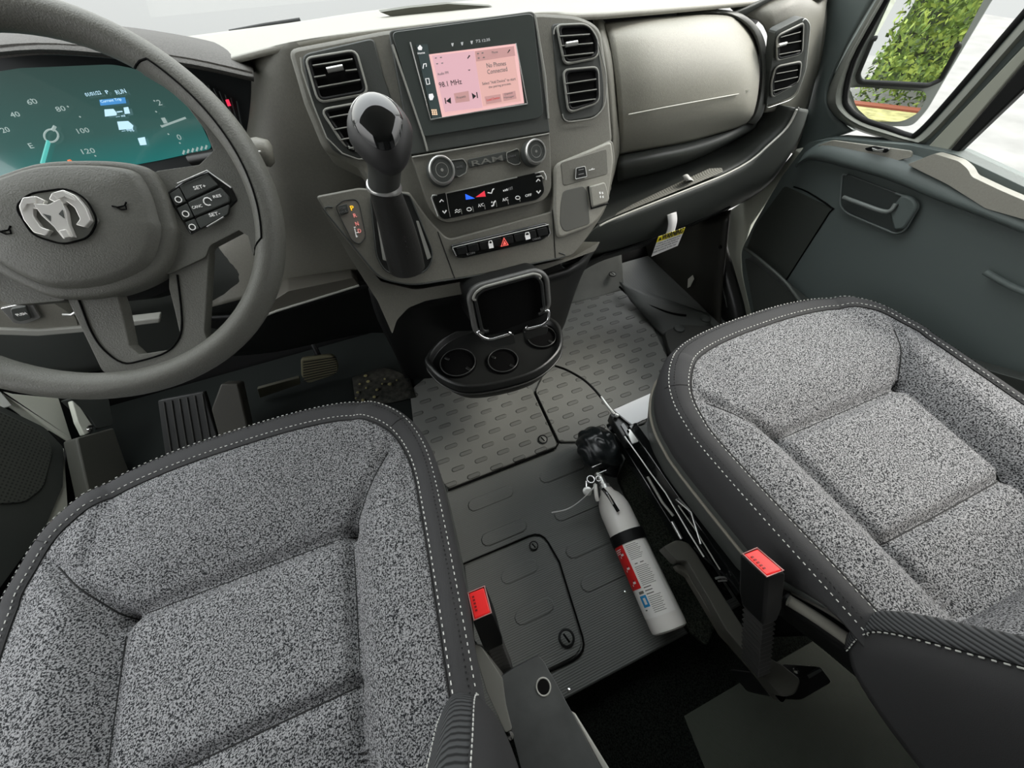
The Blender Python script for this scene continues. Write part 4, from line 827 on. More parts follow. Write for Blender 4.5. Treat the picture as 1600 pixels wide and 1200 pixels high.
# column shroud, stalk
cs_ = thing('steering_column', 'dark plastic steering column shroud behind the wheel hub', 'steering column', tuple(wc-wn_*.12))
lathe('shroud', [(.055, 0), (.07, .05), (.075, .09), (.06, .11)], wc-wn_*.14-wv*.01, wn_, BLK, cs_)
ST = thing('column_stalk', 'grey wiper stalk end poking out right of the steering wheel rim', 'stalk', tuple(P(410, 235, ('y', .60))))
tube('stalk_arm', [P(300, 250, ('y', .66)), P(370, 238, ('y', .63)), P(400, 236, ('y', .61))], .008, SATIN, ST)
tube('stalk_tip', [P(396, 234, ('y', .61)), P(402, 236, ('y', .605)), P(420, 240, ('y', .60)), P(427, 241, ('y', .60))], [.013, .0155, .0155, .010], DASH, ST, n=16)
tube('stalk_mark', [P(403, 237, ('y', .587)), P(407, 236, ('y', .587))], .0008, INK, ST)

# ================================================================== LOWER LEFT DASH
LD = thing('driver_lower_panel', 'dark lower dash panel with pale ledge visible through the steering wheel spokes', 'panel', (-.5, .74, .5))
patch('panel', [[(-80, 440, .74), (0, 425, .74), (150, 430, .74), (330, 380, .78), (420, 380, .78)], [(-80, 510, .74), (0, 500, .73), (150, 500, .73), (330, 450, .76), (420, 430, .76)], [(-80, 600, .78), (0, 590, .77), (150, 580, .77), (330, 540, .8), (420, 500, .8)]], DASHD, LD)
slab('ledge', [(-40, 512, 3), (0, 514), (60, 516), (130, 511, 2), (250, 497), (250, 505), (128, 520), (60, 526), (0, 524), (-40, 522)], ('y', .70), .02, TRIMG, LD, r=0, bevel=.003)
slab('switch_plate', [(-20, 470), (30, 462), (70, 465, 3), (118, 495, 3), (122, 509), (60, 516), (-20, 512)], ('y', .705), .02, DASH, LD, r=2, bevel=.003)
HS = thing('headlight_switch', 'silver-trimmed switch in the lower dash left of the steering wheel spoke', 'switch', tuple(P(35, 495, ('y', .70))))
slab('surround', [(0, 482, 2), (48, 471, 3), (60, 492, 4), (64, 497, 4), (40, 506, 6), (22, 506, 6)], ('y', .70), .006, SILVER, HS, r=2, bevel=.002)
slab('button', [(16, 483, 3), (40, 479, 3), (49, 498, 3), (30, 503, 8), (20, 498, 4)], ('y', .70), .006, DASHD, HS, r=2, h=.004, bevel=.002)
text('PUSH', (28, 494), (43, 491), ('y', .70), INK, HS, h=.005, size=3)
ptube('release_clip', [(98, 492), (112, 492), (118, 488)], ('y', .70), .0025, SILVER, HS, h=.002)

# ================================================================== PEDALS
PD = thing('brake_pedal', 'rubber brake pedal with ribbed face low behind the steering wheel', 'pedal', tuple(P(500, 576, ('y', .88))))
PLp = ('y', .86)
PEDM = mat('pedal_rubber', (.16, .15, .09), .7)
slab('pad', [(470, 562, 6), (522, 555, 8), (530, 572, 5), (526, 585, 6), (480, 600, 8), (471, 588, 4)], PLp, .012, PEDM, PD, r=4, bevel=.003)
for i in range(8):
    ptube('rib', [(474, 566+i*4.2), (526, 558+i*3.6)], PLp, .0016, PEDM if 0 else BLK, PD, h=.001)
tube('arm', [P(500, 560, ('y', .88)), P(480, 520, ('y', .95)), P(470, 480, ('y', 1.0))], .008, BLK, PD)
PA = thing('accelerator_pedal', 'dark floor-hinged pedal strip left of the ribbed brake pedal', 'pedal', tuple(P(440, 600, ('y', .88))))
slab('pad', [(402, 608), (468, 590), (470, 600), (406, 622)], PLp, .01, mat('pedal_strip', (.05, .048, .03), .6), PA, r=2, bevel=.002)
DP = thing('dead_pedal', 'grooved dark foot rest under the left of the steering wheel', 'foot rest', tuple(P(295, 660, ('y', .72))))
dpl = (tuple(P(290, 665, ('y', .74))), (.1, -.75, .6))
slab('pad', [(246, 626, 3), (318, 612, 3), (342, 690, 3), (330, 740), (262, 742)], dpl, .02, RUB, DP, r=2, bevel=.003)
for i in range(6): ptube('groove', [(256+i*12, 628-i*2.4), (272+i*13, 735)], dpl, .0022, mat('groove_grey', (.03, .03, .027), .5), DP, h=.001)
slab('side_block', [(345, 600), (372, 600), (392, 690), (392, 720), (352, 720), (330, 640)], dpl, .05, mat('footwell_brown', (.04, .038, .03), .6), DP, r=3, bevel=.006, h=.02)
tag(patch('carpet_debris_patch', [[P(550, 590, ('z', .012)), P(600, 575, ('z', .012)), P(640, 590, ('z', .012))], [P(555, 625, ('z', .012)), P(600, 630, ('z', .012)), P(650, 620, ('z', .012))]], mat('dry_leaf_litter', (.02, .02, .015), .9, vary=.95, vscale=60), thick=.003), 'dark worn patch with pale crumbs on the driver footwell floor', 'debris')
cr_ = mat('pale_crumb', (.22, .2, .09), .9)
for i, (x, y) in enumerate(((559, 613), (572, 606), (609, 600), (562, 600), (575, 596), (589, 609), (601, 592), (571, 587), (556, 622), (585, 620), (620, 594), (597, 600), (567, 625))):
    c = P(x, y, ('z', .018)); r_ = random.uniform(.003, .009)
    tag(lathe('leaf_crumb', [(r_*.6, -.003), (r_, 0), (r_*.7, .002), (0, .003)], c, (0.1, .1, 1), cr_, n=7), 'pale dry crumb on the driver footwell floor behind the seat front edge', 'debris', 'pale crumbs on the driver footwell floor')

# ================================================================== LEFT DOOR AREA
def xpl(v): return ('x', v)
LDo = thing('driver_door', 'driver door card with dotted speaker grille at the far left', 'car door', tuple(P(30, 720, xpl(-.92))))
slab('door_card', [(-60, 600), (0, 634), (70, 668, 8), (100, 700, 8), (98, 760), (72, 820, 4), (-60, 1000)], xpl(-.90), .03, DASHD, LDo, r=4, bevel=.006)
gm = bpy.data.materials.new('speaker_grille'); gm.use_nodes = True; nt = gm.node_tree; b = nt.nodes['Principled BSDF']; b.inputs['Roughness'].default_value = .5
t_ = nt.nodes.new('ShaderNodeTexCoord'); v_ = nt.nodes.new('ShaderNodeTexVoronoi'); v_.inputs['Scale'].default_value = 130; v_.inputs['Randomness'].default_value = .05
nt.links.new(t_.outputs['Object'], v_.inputs['Vector']); nt.links.new(ramp(nt, v_.outputs['Distance'], [(.25, (.012, .013, .012)), (.42, (.07, .075, .065))]), b.inputs['Base Color'])
slab('speaker_grille', [(-60, 622), (0, 642), (60, 670, 12), (84, 700, 12), (70, 760, 10), (40, 785, 10), (-60, 790)], xpl(-.90), .004, gm, LDo, r=6, h=.004, bevel=.002, label='finely dotted speaker grille')
struct(slab('trim_2', [(-60, 585), (0, 610), (40, 640), (75, 668), (110, 690), (118, 700), (112, 684), (92, 622), (20, 615), (0, 610), (-60, 570)], xpl(-.93), .02, CREAM, None, r=0, bevel=.002), 'pale painted door opening')
struct(slab('trim_3', [(-60, 560), (0, 610), (20, 634), (0, 640), (-60, 610)], xpl(-.925), .02, WHITE, None, bevel=.002), 'white painted sill edge')
struct(slab('trim_4', [(100, 700), (106, 790, 3), (96, 808), (70, 822), (86, 780)], xpl(-.91), .01, CREAM, None, bevel=.001), 'pale painted strip beside the door card')
struct(slab('trim_5', [(22, 620, 5), (100, 620), (135, 650, 6), (145, 700), (138, 790), (96, 810), (103, 700, 8), (60, 655)], xpl(-.935), .02, BLK, None, r=3, bevel=.004), 'dark seal and kick trim by the driver door')
KB = thing('kick_panel_bracket', 'pale bracket with a round chrome screw left of the foot rest', 'bracket', tuple(P(135, 660, xpl(-.86))))
slab('plate', [(112, 625, 3), (118, 624, 3), (140, 658, 4), (150, 672, 3), (132, 680, 2), (122, 660)], xpl(-.86), .01, CREAM, KB, r=2, bevel=.002)
lathe('screw', [(.009, 0), (.009, .003), (.005, .005), (0, .005)], P(141, 670, xpl(-.855)), (1, -.3, .2), CHROME, KB, n=20)
slab('cover', [(120, 684), (178, 668, 4), (205, 745, 4), (140, 775)], xpl(-.85), .03, mat('kick_cover', (.08, .08, .068), .5), KB, r=4, bevel=.01)
slab('upper_cover', [(108, 622), (170, 622, 4), (178, 664, 4), (152, 670), (140, 652)], xpl(-.86), .02, DASHD, KB, r=4, bevel=.006)

# ================================================================== PASSENGER DOOR, PILLAR, MIRROR
XD = 1.07
PDo = thing('passenger_door', 'dark grey passenger door card with pull handle recess and map pocket', 'car door', tuple(P(1400, 400, xpl(XD))))
slab('door_card', [(1262, 222, 10), (1300, 216), (1420, 226), (1490, 240), (1600, 292), (1760, 370), (1760, 900), (1300, 620), (1210, 560), (1176, 500), (1160, 430, 10), (1158, 392, 10), (1178, 350), (1222, 275)], xpl(XD), .05, DOORM, PDo, r=4, bevel=.012, seg=4)
# top ledge, slightly proud, catching light
patch('top_ledge', [[P(a, b, xpl(1.10)) for a, b in ((1262, 232), (1295, 214), (1350, 214), (1420, 224), (1490, 240), (1540, 262), (1640, 306), (1760, 360))],
                    [P(a, b, xpl(1.05)) for a, b in ((1252, 244), (1285, 226), (1340, 234), (1400, 247), (1465, 272), (1530, 302), (1620, 340), (1760, 400))],
                    [P(a, b, xpl(1.035)) for a, b in ((1246, 256), (1270, 244), (1330, 258), (1395, 278), (1460, 305), (1530, 332), (1620, 368), (1760, 425))],
                    [P(a, b, xpl(1.055)) for a, b in ((1244, 262), (1266, 250), (1326, 263), (1392, 283), (1457, 310), (1528, 337), (1620, 373), (1760, 430))]], DOORM, PDo, n=4)
slab('ledge_insert', [(1276, 228, 5), (1300, 219, 5), (1425, 236, 6), (1424, 246, 4), (1398, 252, 6), (1340, 240)], xpl(1.048), .004, DASHL, PDo, r=3, h=0, bevel=.001)
slab('lock_knob_cup', [(1350, 232, 3), (1365, 228), (1390, 233, 3), (1385, 239, 3), (1355, 236)], xpl(1.04), .003, GLOSS, PDo, r=2, bevel=.0008)
slab('lock_knob', [(1362, 231), (1370, 234), (1380, 233), (1378, 238), (1364, 236)], xpl(1.036), .003, SILVER, PDo, r=1, bevel=.0008)
slab('sill_pad', [(1417, 257), (1460, 240), (1498, 252, 5), (1512, 264, 5), (1518, 276), (1560, 296), (1620, 322), (1760, 390), (1760, 425), (1600, 343), (1540, 326), (1480, 288)], xpl(1.035), .02, DASHL, PDo, r=5, bevel=.006)
slab('handle_recess', [(1316, 270, 6), (1330, 274), (1430, 312, 14), (1436, 322, 10), (1414, 360, 10), (1400, 366, 8), (1324, 332, 12), (1312, 322, 8)], xpl(XD), .004, mat('recess_dark', (.04, .048, .046), .5), PDo, r=6, h=.012, bevel=.002)
ptube('recess_edge', [(1316, 270), (1312, 322), (1324, 334), (1400, 366), (1414, 360), (1436, 322), (1430, 312), (1408, 305)], xpl(XD), .0026, mat('recess_edge', (.12, .14, .135), .4), PDo, h=.014, rr=9)
slab('handle_block', [(1388, 330), (1408, 304, 6), (1424, 308, 8), (1434, 322, 8), (1412, 358, 8), (1396, 360, 4)], xpl(XD), .012, DOORM, PDo, r=4, h=.022, bevel=.004)
tube('pull_handle', [P(1318, 308, xpl(1.045)), P(1350, 320, xpl(1.04)), P(1386, 331, xpl(1.04)), P(1400, 318, xpl(1.045))], .0045, mat('handle_grey', (.2, .22, .21), .35), PDo, sm=4)
tube('crease', [P(a, b, xpl(XD-.002)) for a, b in ((1240, 292), (1262, 300), (1300, 325), (1296, 332), (1262, 385), (1228, 438))], .0018, DEEP, PDo, sm=3)
slab('lower_front_panel', [(1180, 352, 10), (1226, 290, 6), (1298, 324, 6), (1296, 332, 6), (1226, 440, 4), (1165, 392, 8)], xpl(XD), .004, mat('door_textured_dark', (.045, .052, .045), .7, bump=.5, bscale=900), PDo, r=4, h=.001, bevel=.001)
slab('map_pocket', [(1163, 402, 6), (1180, 412), (1250, 470), (1262, 480), (1300, 480), (1480, 560), (1760, 640), (1760, 900), (1300, 640), (1215, 560), (1180, 500)], xpl(1.03), .03, DASHD, PDo, r=4, bevel=.008)
tube('pocket_edge', [P(a, b, xpl(1.026)) for a, b in ((1163, 388), (1186, 405), (1226, 440), (1252, 474))], .005, mat('pocket_edge_grey', (.09, .1, .09), .4), PDo, sm=4)
tube('armrest_crease', [P(a, b, xpl(1.055)) for a, b in ((1540, 425), (1570, 442), (1600, 456), (1760, 520))], .006, DOORM, PDo, sm=3)
# pale painted body opening between dash and door
struct(slab('trim_6', [(1244, 232), (1256, 240), (1215, 290), (1172, 352), (1158, 400), (1160, 430), (1172, 480), (1188, 500), (1190, 620), (1130, 620), (1150, 520), (1135, 380), (1138, 330), (1180, 300), (1225, 255)], xpl(1.10), .03, CREAM, None, bevel=.004), 'pale painted door opening between dashboard and door')
# windshield pillar and quarter window frame
struct(patch('trim_7', [[P(a, b, xpl(1.13)) for a, b in ((1282, -30), (1284, 20), (1282, 80), (1268, 150), (1250, 200), (1236, 250))],
                        [P(a, b, xpl(1.12)) for a, b in ((1330, -30), (1306, 40), (1290, 100), (1278, 150), (1272, 190), (1262, 232))],
                        [P(a, b, xpl(1.12)) for a, b in ((1400, -60), (1350, 20), (1312, 90), (1290, 145), (1300, 180), (1330, 205))]], DOORM, thick=.02), 'dark grey windshield pillar trim')
wo = [(1405, -60), (1352, 30), (1312, 100), (1290, 150), (1300, 178), (1335, 202), (1385, 218), (1430, 228), (1452, 228), (1500, 180), (1600, 70), (1700, -40)]
wi = [(1420, -60), (1368, 30), (1334, 95), (1321, 150), (1328, 172), (1350, 188), (1385, 200), (1418, 212), (1432, 210), (1470, 172), (1580, 45), (1670, -60)]
fr_ = thing('quarter_window_frame', 'grey frame around the small front quarter window beside the mirror', 'window frame', tuple(P(1420, 150, xpl(1.1))))
patch('frame', [[P(a, b, xpl(1.13)) for a, b in wo], [P(a*.5+c*.5, b*.5+d*.5, xpl(1.085)) for (a, b), (c, d) in zip(wo, wi)], [P(a, b, xpl(1.11)) for a, b in wi]], mat('frame_light', (.24, .25, .22), .5), fr_, n=3, thick=.012)
tube('seal', [P(a, b, xpl(1.10)) for a, b in wi], .006, BLK, fr_, sm=4)
glm = bpy.data.materials.new('window_glass'); glm.use_nodes = True; nt = glm.node_tree; nt.nodes.remove(nt.nodes['Principled BSDF'])
tr = nt.nodes.new('ShaderNodeBsdfTransparent'); gs = nt.nodes.new('ShaderNodeBsdfGlossy'); gs.inputs['Roughness'].default_value = .02; fz = nt.nodes.new('ShaderNodeFresnel'); fz.inputs[0].default_value = 1.2; mx = nt.nodes.new('ShaderNodeMixShader')
tr.inputs[0].default_value = (.97, .98, .97, 1)
nt.links.new(fz.outputs[0], mx.inputs[0]); nt.links.new(tr.outputs[0], mx.inputs[1]); nt.links.new(gs.outputs[0], mx.inputs[2]); nt.links.new(mx.outputs[0], nt.nodes['Material Output'].inputs[0])
slab3('glass', [P(a, b, xpl(1.12)) for a, b in wi], (-1, 0, 0), .004, glm, fr_, bevel=0)
FRM = mat('frame_strip_beige', (.36, .37, .31), .45)
struct(slab('trim_8', [(1440, 236), (1452, 226), (1610, 60), (1700, -30), (1720, 0), (1600, 96), (1474, 245)], xpl(1.09), .02, FRM, None, bevel=.003), 'pale diagonal door window frame strip')
struct(slab('trim_9', [(1432, 214), (1600, 25), (1700, -90), (1720, -50), (1612, 58), (1452, 228), (1442, 236)], xpl(1.098), .02, DOORM, None, bevel=.003), 'dark diagonal window seal')
struct(slab('trim_10', [(1474, 247), (1600, 98), (1720, 10), (1740, 20), (1640, 100), (1486, 248)], xpl(1.088), .02, BLK, None, bevel=.003), 'black diagonal window channel')
wg = slab3('window_1', [P(a, b, xpl(1.10)) for a, b in ((1486, 248), (1620, 110), (1740, 20), (1900, 60), (1900, 440), (1600, 300), (1510, 268))], (-1, 0, 0), .004, glm, bevel=0)
struct(wg, 'clear passenger door window')
struct(slab('trim_11', [(1508, 262), (1540, 272), (1600, 300), (1760, 372), (1760, 382), (1600, 310), (1536, 282), (1510, 270)], xpl(1.095), .02, mat('window_bead', (.2, .17, .13), .4), None, bevel=.003), 'window bead along the top of the door card')
# windshield
ws = [Vector((-1.0, 1.2, .74)), Vector((1.12, 1.2, .74)), Vector((1.0, .62, 1.35)), Vector((-.9, .62, 1.35))]
struct(slab3('window_2', ws, (0, -.7, .7), .004, glm, bevel=0), 'windshield glass')
hood = struct(patch('trim_12', [[Vector((x, 1.22, .72)) for x in (-1.0, 0, 1.1)], [Vector((x, 1.6, .60)) for x in (-1.0, 0, 1.1)], [Vector((x, 2.2, .40)) for x in (-.9, 0, 1.0)]], mat('hood_paint', (.22, .223, .225), .5), thick=.01), 'white hood beyond the windshield')
for nm, a, b, Y in (('wiper_arm', (325, 72), (480, 38), 1.24), ('wiper_arm', (360, 52), (470, 33), 1.26), ('wiper_arm', (930, 22), (1095, -6), 1.22)):
    o = tube(nm, [P(a[0], a[1], ('y', Y)), P((a[0]+b[0])/2, (a[1]+b[1])/2-1, ('y', Y)), P(b[0], b[1], ('y', Y))], .006, BLK)
    tag(o, {325: 'thin dark wiper arm on the windshield base above the instrument cluster', 360: 'shorter thin wiper blade just above the other, over the instrument cluster', 930: 'dark wiper arm behind the glovebox top'}[a[0]], 'wiper', 'windshield wiper arms')
tag(slab('far_dark_shape', [(594, 19), (612, 26, 3), (770, 10), (700, 6), (640, 12)], ('y', .9), .02, mat('far_shape_olive', (.12, .125, .1), .6), r=1, bevel=.002), 'flat olive grey shape standing for something dark beyond the windshield', 'cover')  # flat stand-in for a dark shape outside the windshield, no real dash part
tag(slab('dash_corner_vent_strip', [(935, 22), (1088, -6), (1096, 4), (1030, 16)], ('y', .9), .02, DASHD, r=1, bevel=.002), 'dark wedge-shaped defroster slot behind the glovebox', 'vent')

# door mirror outside
Mc = P(1430, 110, ('y', .78)); dM = (Mc-EYE).normalized(); rM = Vector((.05, -.98, -.115)).normalized(); nM = (rM-dM).normalized()
MP = (tuple(Mc), tuple(nM))
MR = thing('side_mirror', 'large two-part door mirror outside the quarter window reflecting a hedge', 'mirror', tuple(Mc))
MIR = mat('mirror_surface', (.92, .93, .92), .0, metal=1)
slab('housing', [(1405, -60), (1358, 40), (1330, 120), (1326, 150, 6), (1338, 176, 6), (1375, 198, 8), (1426, 198, 12), (1450, 172, 12), (1480, 120), (1552, 0), (1600, -60)], MP, .10, mat('mirror_housing', (.19, .2, .19), .45), MR, r=6, h=-.012, bevel=.008)
slab('main_glass', [(1415, -60), (1396, -10), (1364, 60), (1340, 118, 5), (1344, 127, 4), (1450, 133, 6), (1470, 124, 6), (1500, 70), (1542, -10), (1570, -60)], MP, .004, MIR, MR, r=4, h=-.004, bevel=0, label='main mirror glass')
slab('wide_angle_glass', [(1328, 137, 5), (1348, 136), (1445, 143, 8), (1448, 152), (1436, 176, 10), (1410, 190, 10), (1362, 190, 10), (1338, 168, 8)], MP, .004, MIR, MR, r=4, h=-.003, bevel=0, label='lower wide-angle mirror glass')
ptube('glass_surround', [(1364, 60), (1340, 118), (1344, 128), (1450, 134), (1470, 125), (1500, 70)], MP, .006, BLK, MR, rr=5, h=-.003)
# what the mirror reflects: the van's own flank, a hedge and its kerb
fk = struct(slab3('wall_right', [Vector((1.22, -.45, -.5)), Vector((1.22, -5.2, -.5)), Vector((1.22, -5.2, 1.6)), Vector((1.22, -.45, 1.6))], (1, 0, 0), .05, WHITE, bevel=.01), 'white van flank behind the passenger door')
def leaf_mat():
    m = bpy.data.materials.new('hedge_leaves'); m.use_nodes = True; nt = m.node_tree; b = nt.nodes['Principled BSDF']; b.inputs['Roughness'].default_value = .7
    t = nt.nodes.new('ShaderNodeTexCoord'); n = nt.nodes.new('ShaderNodeTexNoise'); n.inputs['Scale'].default_value = 4; n.inputs['Detail'].default_value = 8
    nt.links.new(t.outputs['Object'], n.inputs['Vector']); nt.links.new(ramp(nt, n.outputs['Fac'], [(.38, (.02, .03, .01)), (.5, (.12, .2, .03)), (.68, (.5, .6, .12))]), b.inputs['Base Color']); return m
V = []; Fc = []
rd = random.Random(3)
for i in range(24000):
    c = Vector((rd.uniform(1.3, 6), -6.5-rd.random()**2*1.6, rd.uniform(-.72, 3.6))); s_ = rd.uniform(.02, .065)
    a = Vector((rd.uniform(-1, 1), rd.uniform(-1, 1), rd.uniform(-1, 1))).normalized()*s_; b = a.orthogonal().normalized()*s_*.45; k = len(V)
    V += [c-a, c+b, c+a, c-b]; Fc.append([k, k+1, k+2, k+3])
k = len(V); V += [Vector((1.4, -8.2, -.7)), Vector((10, -8.2, -.7)), Vector((10, -8.2, 3.4)), Vector((1.4, -8.2, 3.4)), Vector((1.4, -8.6, -.7)), Vector((10, -8.6, -.7)), Vector((10, -8.6, 3.4)), Vector((1.4, -8.6, 3.4))]; Fc += [[k, k+1, k+2, k+3], [k+7, k+6, k+5, k+4], [k+3, k+2, k+6, k+7], [k, k+3, k+7, k+4], [k+1, k+5, k+6, k+2]]
hd = mk('hedge', V, Fc, leaf_mat(), smooth=False); tag(hd, 'sunlit yellow-green hedge seen reflected in the side mirror', 'hedge')
tag(box('kerb', (6, -6.25, -.665), (9.5, .22, .07), mat('red_brown_kerb', (.22, .06, .03), .8)), 'red-brown kerb in front of the reflected hedge', 'kerb')
tag(box('verge', (6, -5.75, -.68), (9.5, .7, .06), mat('dry_grass_verge', (.34, .32, .14), .9, vary=.4, vscale=9)), 'dry yellow verge in front of the reflected hedge', 'verge')

# ================================================================== PASSENGER FOOTWELL
FW = thing('footwell_trim', 'black curved kick panel and wheel arch cover in the passenger footwell', 'trim panel', tuple(P(1080, 450, ('y', .85))))
patch('kick_panel', [[P(a, b, xpl(1.0)) for a, b in ((985, 390), (1060, 355), (1140, 328))], [P(a, b, xpl(1.0)) for a, b in ((975, 440), (1060, 420), (1130, 420))], [P(a, b, xpl(1.0)) for a, b in ((1000, 480), (1060, 490), (1125, 500))], [P(a, b, xpl(.99)) for a, b in ((1030, 520), (1080, 530), (1130, 540))]], mat('kick_dark_brown', (.035, .034, .028), .35), FW)
patch('pillar_foot', [[P(a, b, xpl(1.06)) for a, b in ((1070, 345), (1080, 380), (1098, 440), (1108, 500), (1112, 540))], [P(a, b, xpl(1.02)) for a, b in ((1105, 335), (1110, 380), (1128, 440), (1140, 500), (1145, 540))], [P(a, b, xpl(1.05)) for a, b in ((1138, 325), (1134, 370), (1150, 430), (1166, 490), (1168, 540))]], SATIN, FW, thick=.01)
patch('arch_cover', [[P(a, b, ('z', z)) for a, b, z in ((968, 440, .06), (1000, 452, .05), (1050, 470, .04), (1108, 490, .03))], [P(a, b, ('z', .03)) for a, b in ((985, 470), (1010, 490), (1050, 505), (1110, 510))], [P(a, b, ('z', .012)) for a, b in ((1000, 485), (1020, 510), (1050, 530), (1100, 530))]], DASHD, FW)
tube('mat_edge_cord', [P(a, b, ('z', .035)) for a, b in ((968, 448), (990, 466), (1040, 487), (1072, 493))], .004, DEEP, FW, sm=4)
tube('pillar_crease', [P(a, b, xpl(1.018)) for a, b in ((1112, 403), (1124, 430), (1136, 480))], .0025, DASHD, FW, sm=3)
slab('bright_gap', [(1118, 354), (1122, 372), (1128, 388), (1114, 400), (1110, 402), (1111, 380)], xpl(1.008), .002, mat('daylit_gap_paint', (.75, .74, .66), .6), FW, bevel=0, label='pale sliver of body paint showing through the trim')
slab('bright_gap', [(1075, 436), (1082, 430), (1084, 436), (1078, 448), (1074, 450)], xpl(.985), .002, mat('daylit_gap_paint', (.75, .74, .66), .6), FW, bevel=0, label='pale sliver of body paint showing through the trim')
lathe('screw', [(.006, 0), (.006, .003), (0, .004)], P(1126, 386, xpl(1.0)), (-1, 0, 0), BLK, FW, n=12)
SB = thing('floor_hinge_cover', 'dark plastic plate with two oval bosses on the floor by the passenger sill', 'cover plate', tuple(P(1080, 520, ('z', .02))))
slab('plate', [(1037, 518, 8), (1060, 508), (1098, 490, 8), (1125, 520), (1060, 570), (1045, 545)], ('z', .03), .02, mat('plate_dark', (.035, .036, .032), .5), SB, r=4, bevel=.003)
for x, y in ((1061, 514), (1102, 499)): lathe('boss', [(.018, 0), (.017, .005), (.012, .007), (0, .0075)], P(x, y, ('z', .03)), (0, 0, 1), DASHD, SB, n=20)

# warning tag
TP = ('y', .64)
TG = thing('warning_tag', 'white paper tag with yellow WARNING header hanging under the dash shelf', 'tag', tuple(P(1047, 335, TP)))
patch('strap', [[(1042, 336, .655), (1050, 333, .652), (1057, 331, .655)], [(1044, 350, .645), (1051, 348, .642), (1058, 345, .645)], [(1040, 368, .642), (1047, 366, .64), (1054, 362, .642)]], mat('tag_white', (.72, .72, .72), .6), TG, thick=.001)
slab('card', [(1029, 370), (1071, 355), (1059, 384), (1018, 401)], TP, .001, mat('tag_white', (.8, .8, .8), .6), TG, bevel=0)
slab('yellow_header', [(1029, 370), (1071, 355), (1067, 364.5), (1025.5, 379)], TP, .0006, mat('tag_yellow', (.85, .72, .02), .5), TG, bevel=0, h=.0006)
text('WARNING', (1033.5, 375.5), (1066.5, 364), TP, INKB, TG, h=.0012, size=7.5, bold=.02)
shape('warning_triangle', [(1028.5, 376.5), (1032, 370.5), (1033.5, 374.8)], TP, INKB, TG, h=.0012)
for i, s_ in enumerate(('Children can be injured by airbag', 'Never place a rear facing seat', 'Always use seat belts and the', 'child restraints in the rear')):
    text(s_, (1026.5-i*2.1, 383+i*4.3), (1063-i*2.1, 369.5+i*4.3), TP, INKG, TG, h=.0008, size=2.5)

# ================================================================== SEATS
half = [(0, 0), (.06, -.001), (.12, -.007), (.17, -.019), (.208, -.042), (.238, -.075), (.254, -.115), (.26, -.16), (.258, -.22), (.253, -.30), (.247, -.38), (.241, -.45), (.238, -.50)]
def sst(a, b, x): t = max(0, min(1, (x-a)/(b-a))); return t*t*(3-2*t)
INS = lambda y: .150 - .02*max(0, min(1, (-.205-y)/.3))
def sdist(x, y, a, b):
    ax, ay = a; bx, by = b; t = max(0, min(1, ((x-ax)*(bx-ax)+(y-ay)*(by-ay))/((bx-ax)**2+(by-ay)**2))); return math.hypot(x-ax-(bx-ax)*t, y-ay-(by-ay)*t)
SEAMS = [((-.150, -.205), (.150, -.205)), ((-.150, -.205), (-.130, -.50)), ((.150, -.205), (.130, -.50)), ((-.132, -.39), (.132, -.39)), ((-.150, -.205), (-.243, -.092)), ((.150, -.205), (.243, -.092))]
def sz(x, y, g=1):
    z = .362
    ax = abs(x); xi = INS(y)
    fr = sst(-.212, -.13, y)*.026 - sst(-.06, .02, y)*.012                      # front roll
    sd = sst(xi-.005, xi+.055, ax)*.032 - sst(.225, .27, ax)*.010                   # side bolster
    z += max(fr, sd) if y > -.205 else sd
    z += .006*max(0, 1-(ax/xi)**2)*sst(-.205, -.25, y) if ax < xi else 0
    z -= .012*sst(-.36, -.5, y)*(1 if ax < xi else .3)
    for a, b in (SEAMS if g else ()): z -= .012*math.exp(-(sdist(x, y, a, b)/.010)**2)
    return z
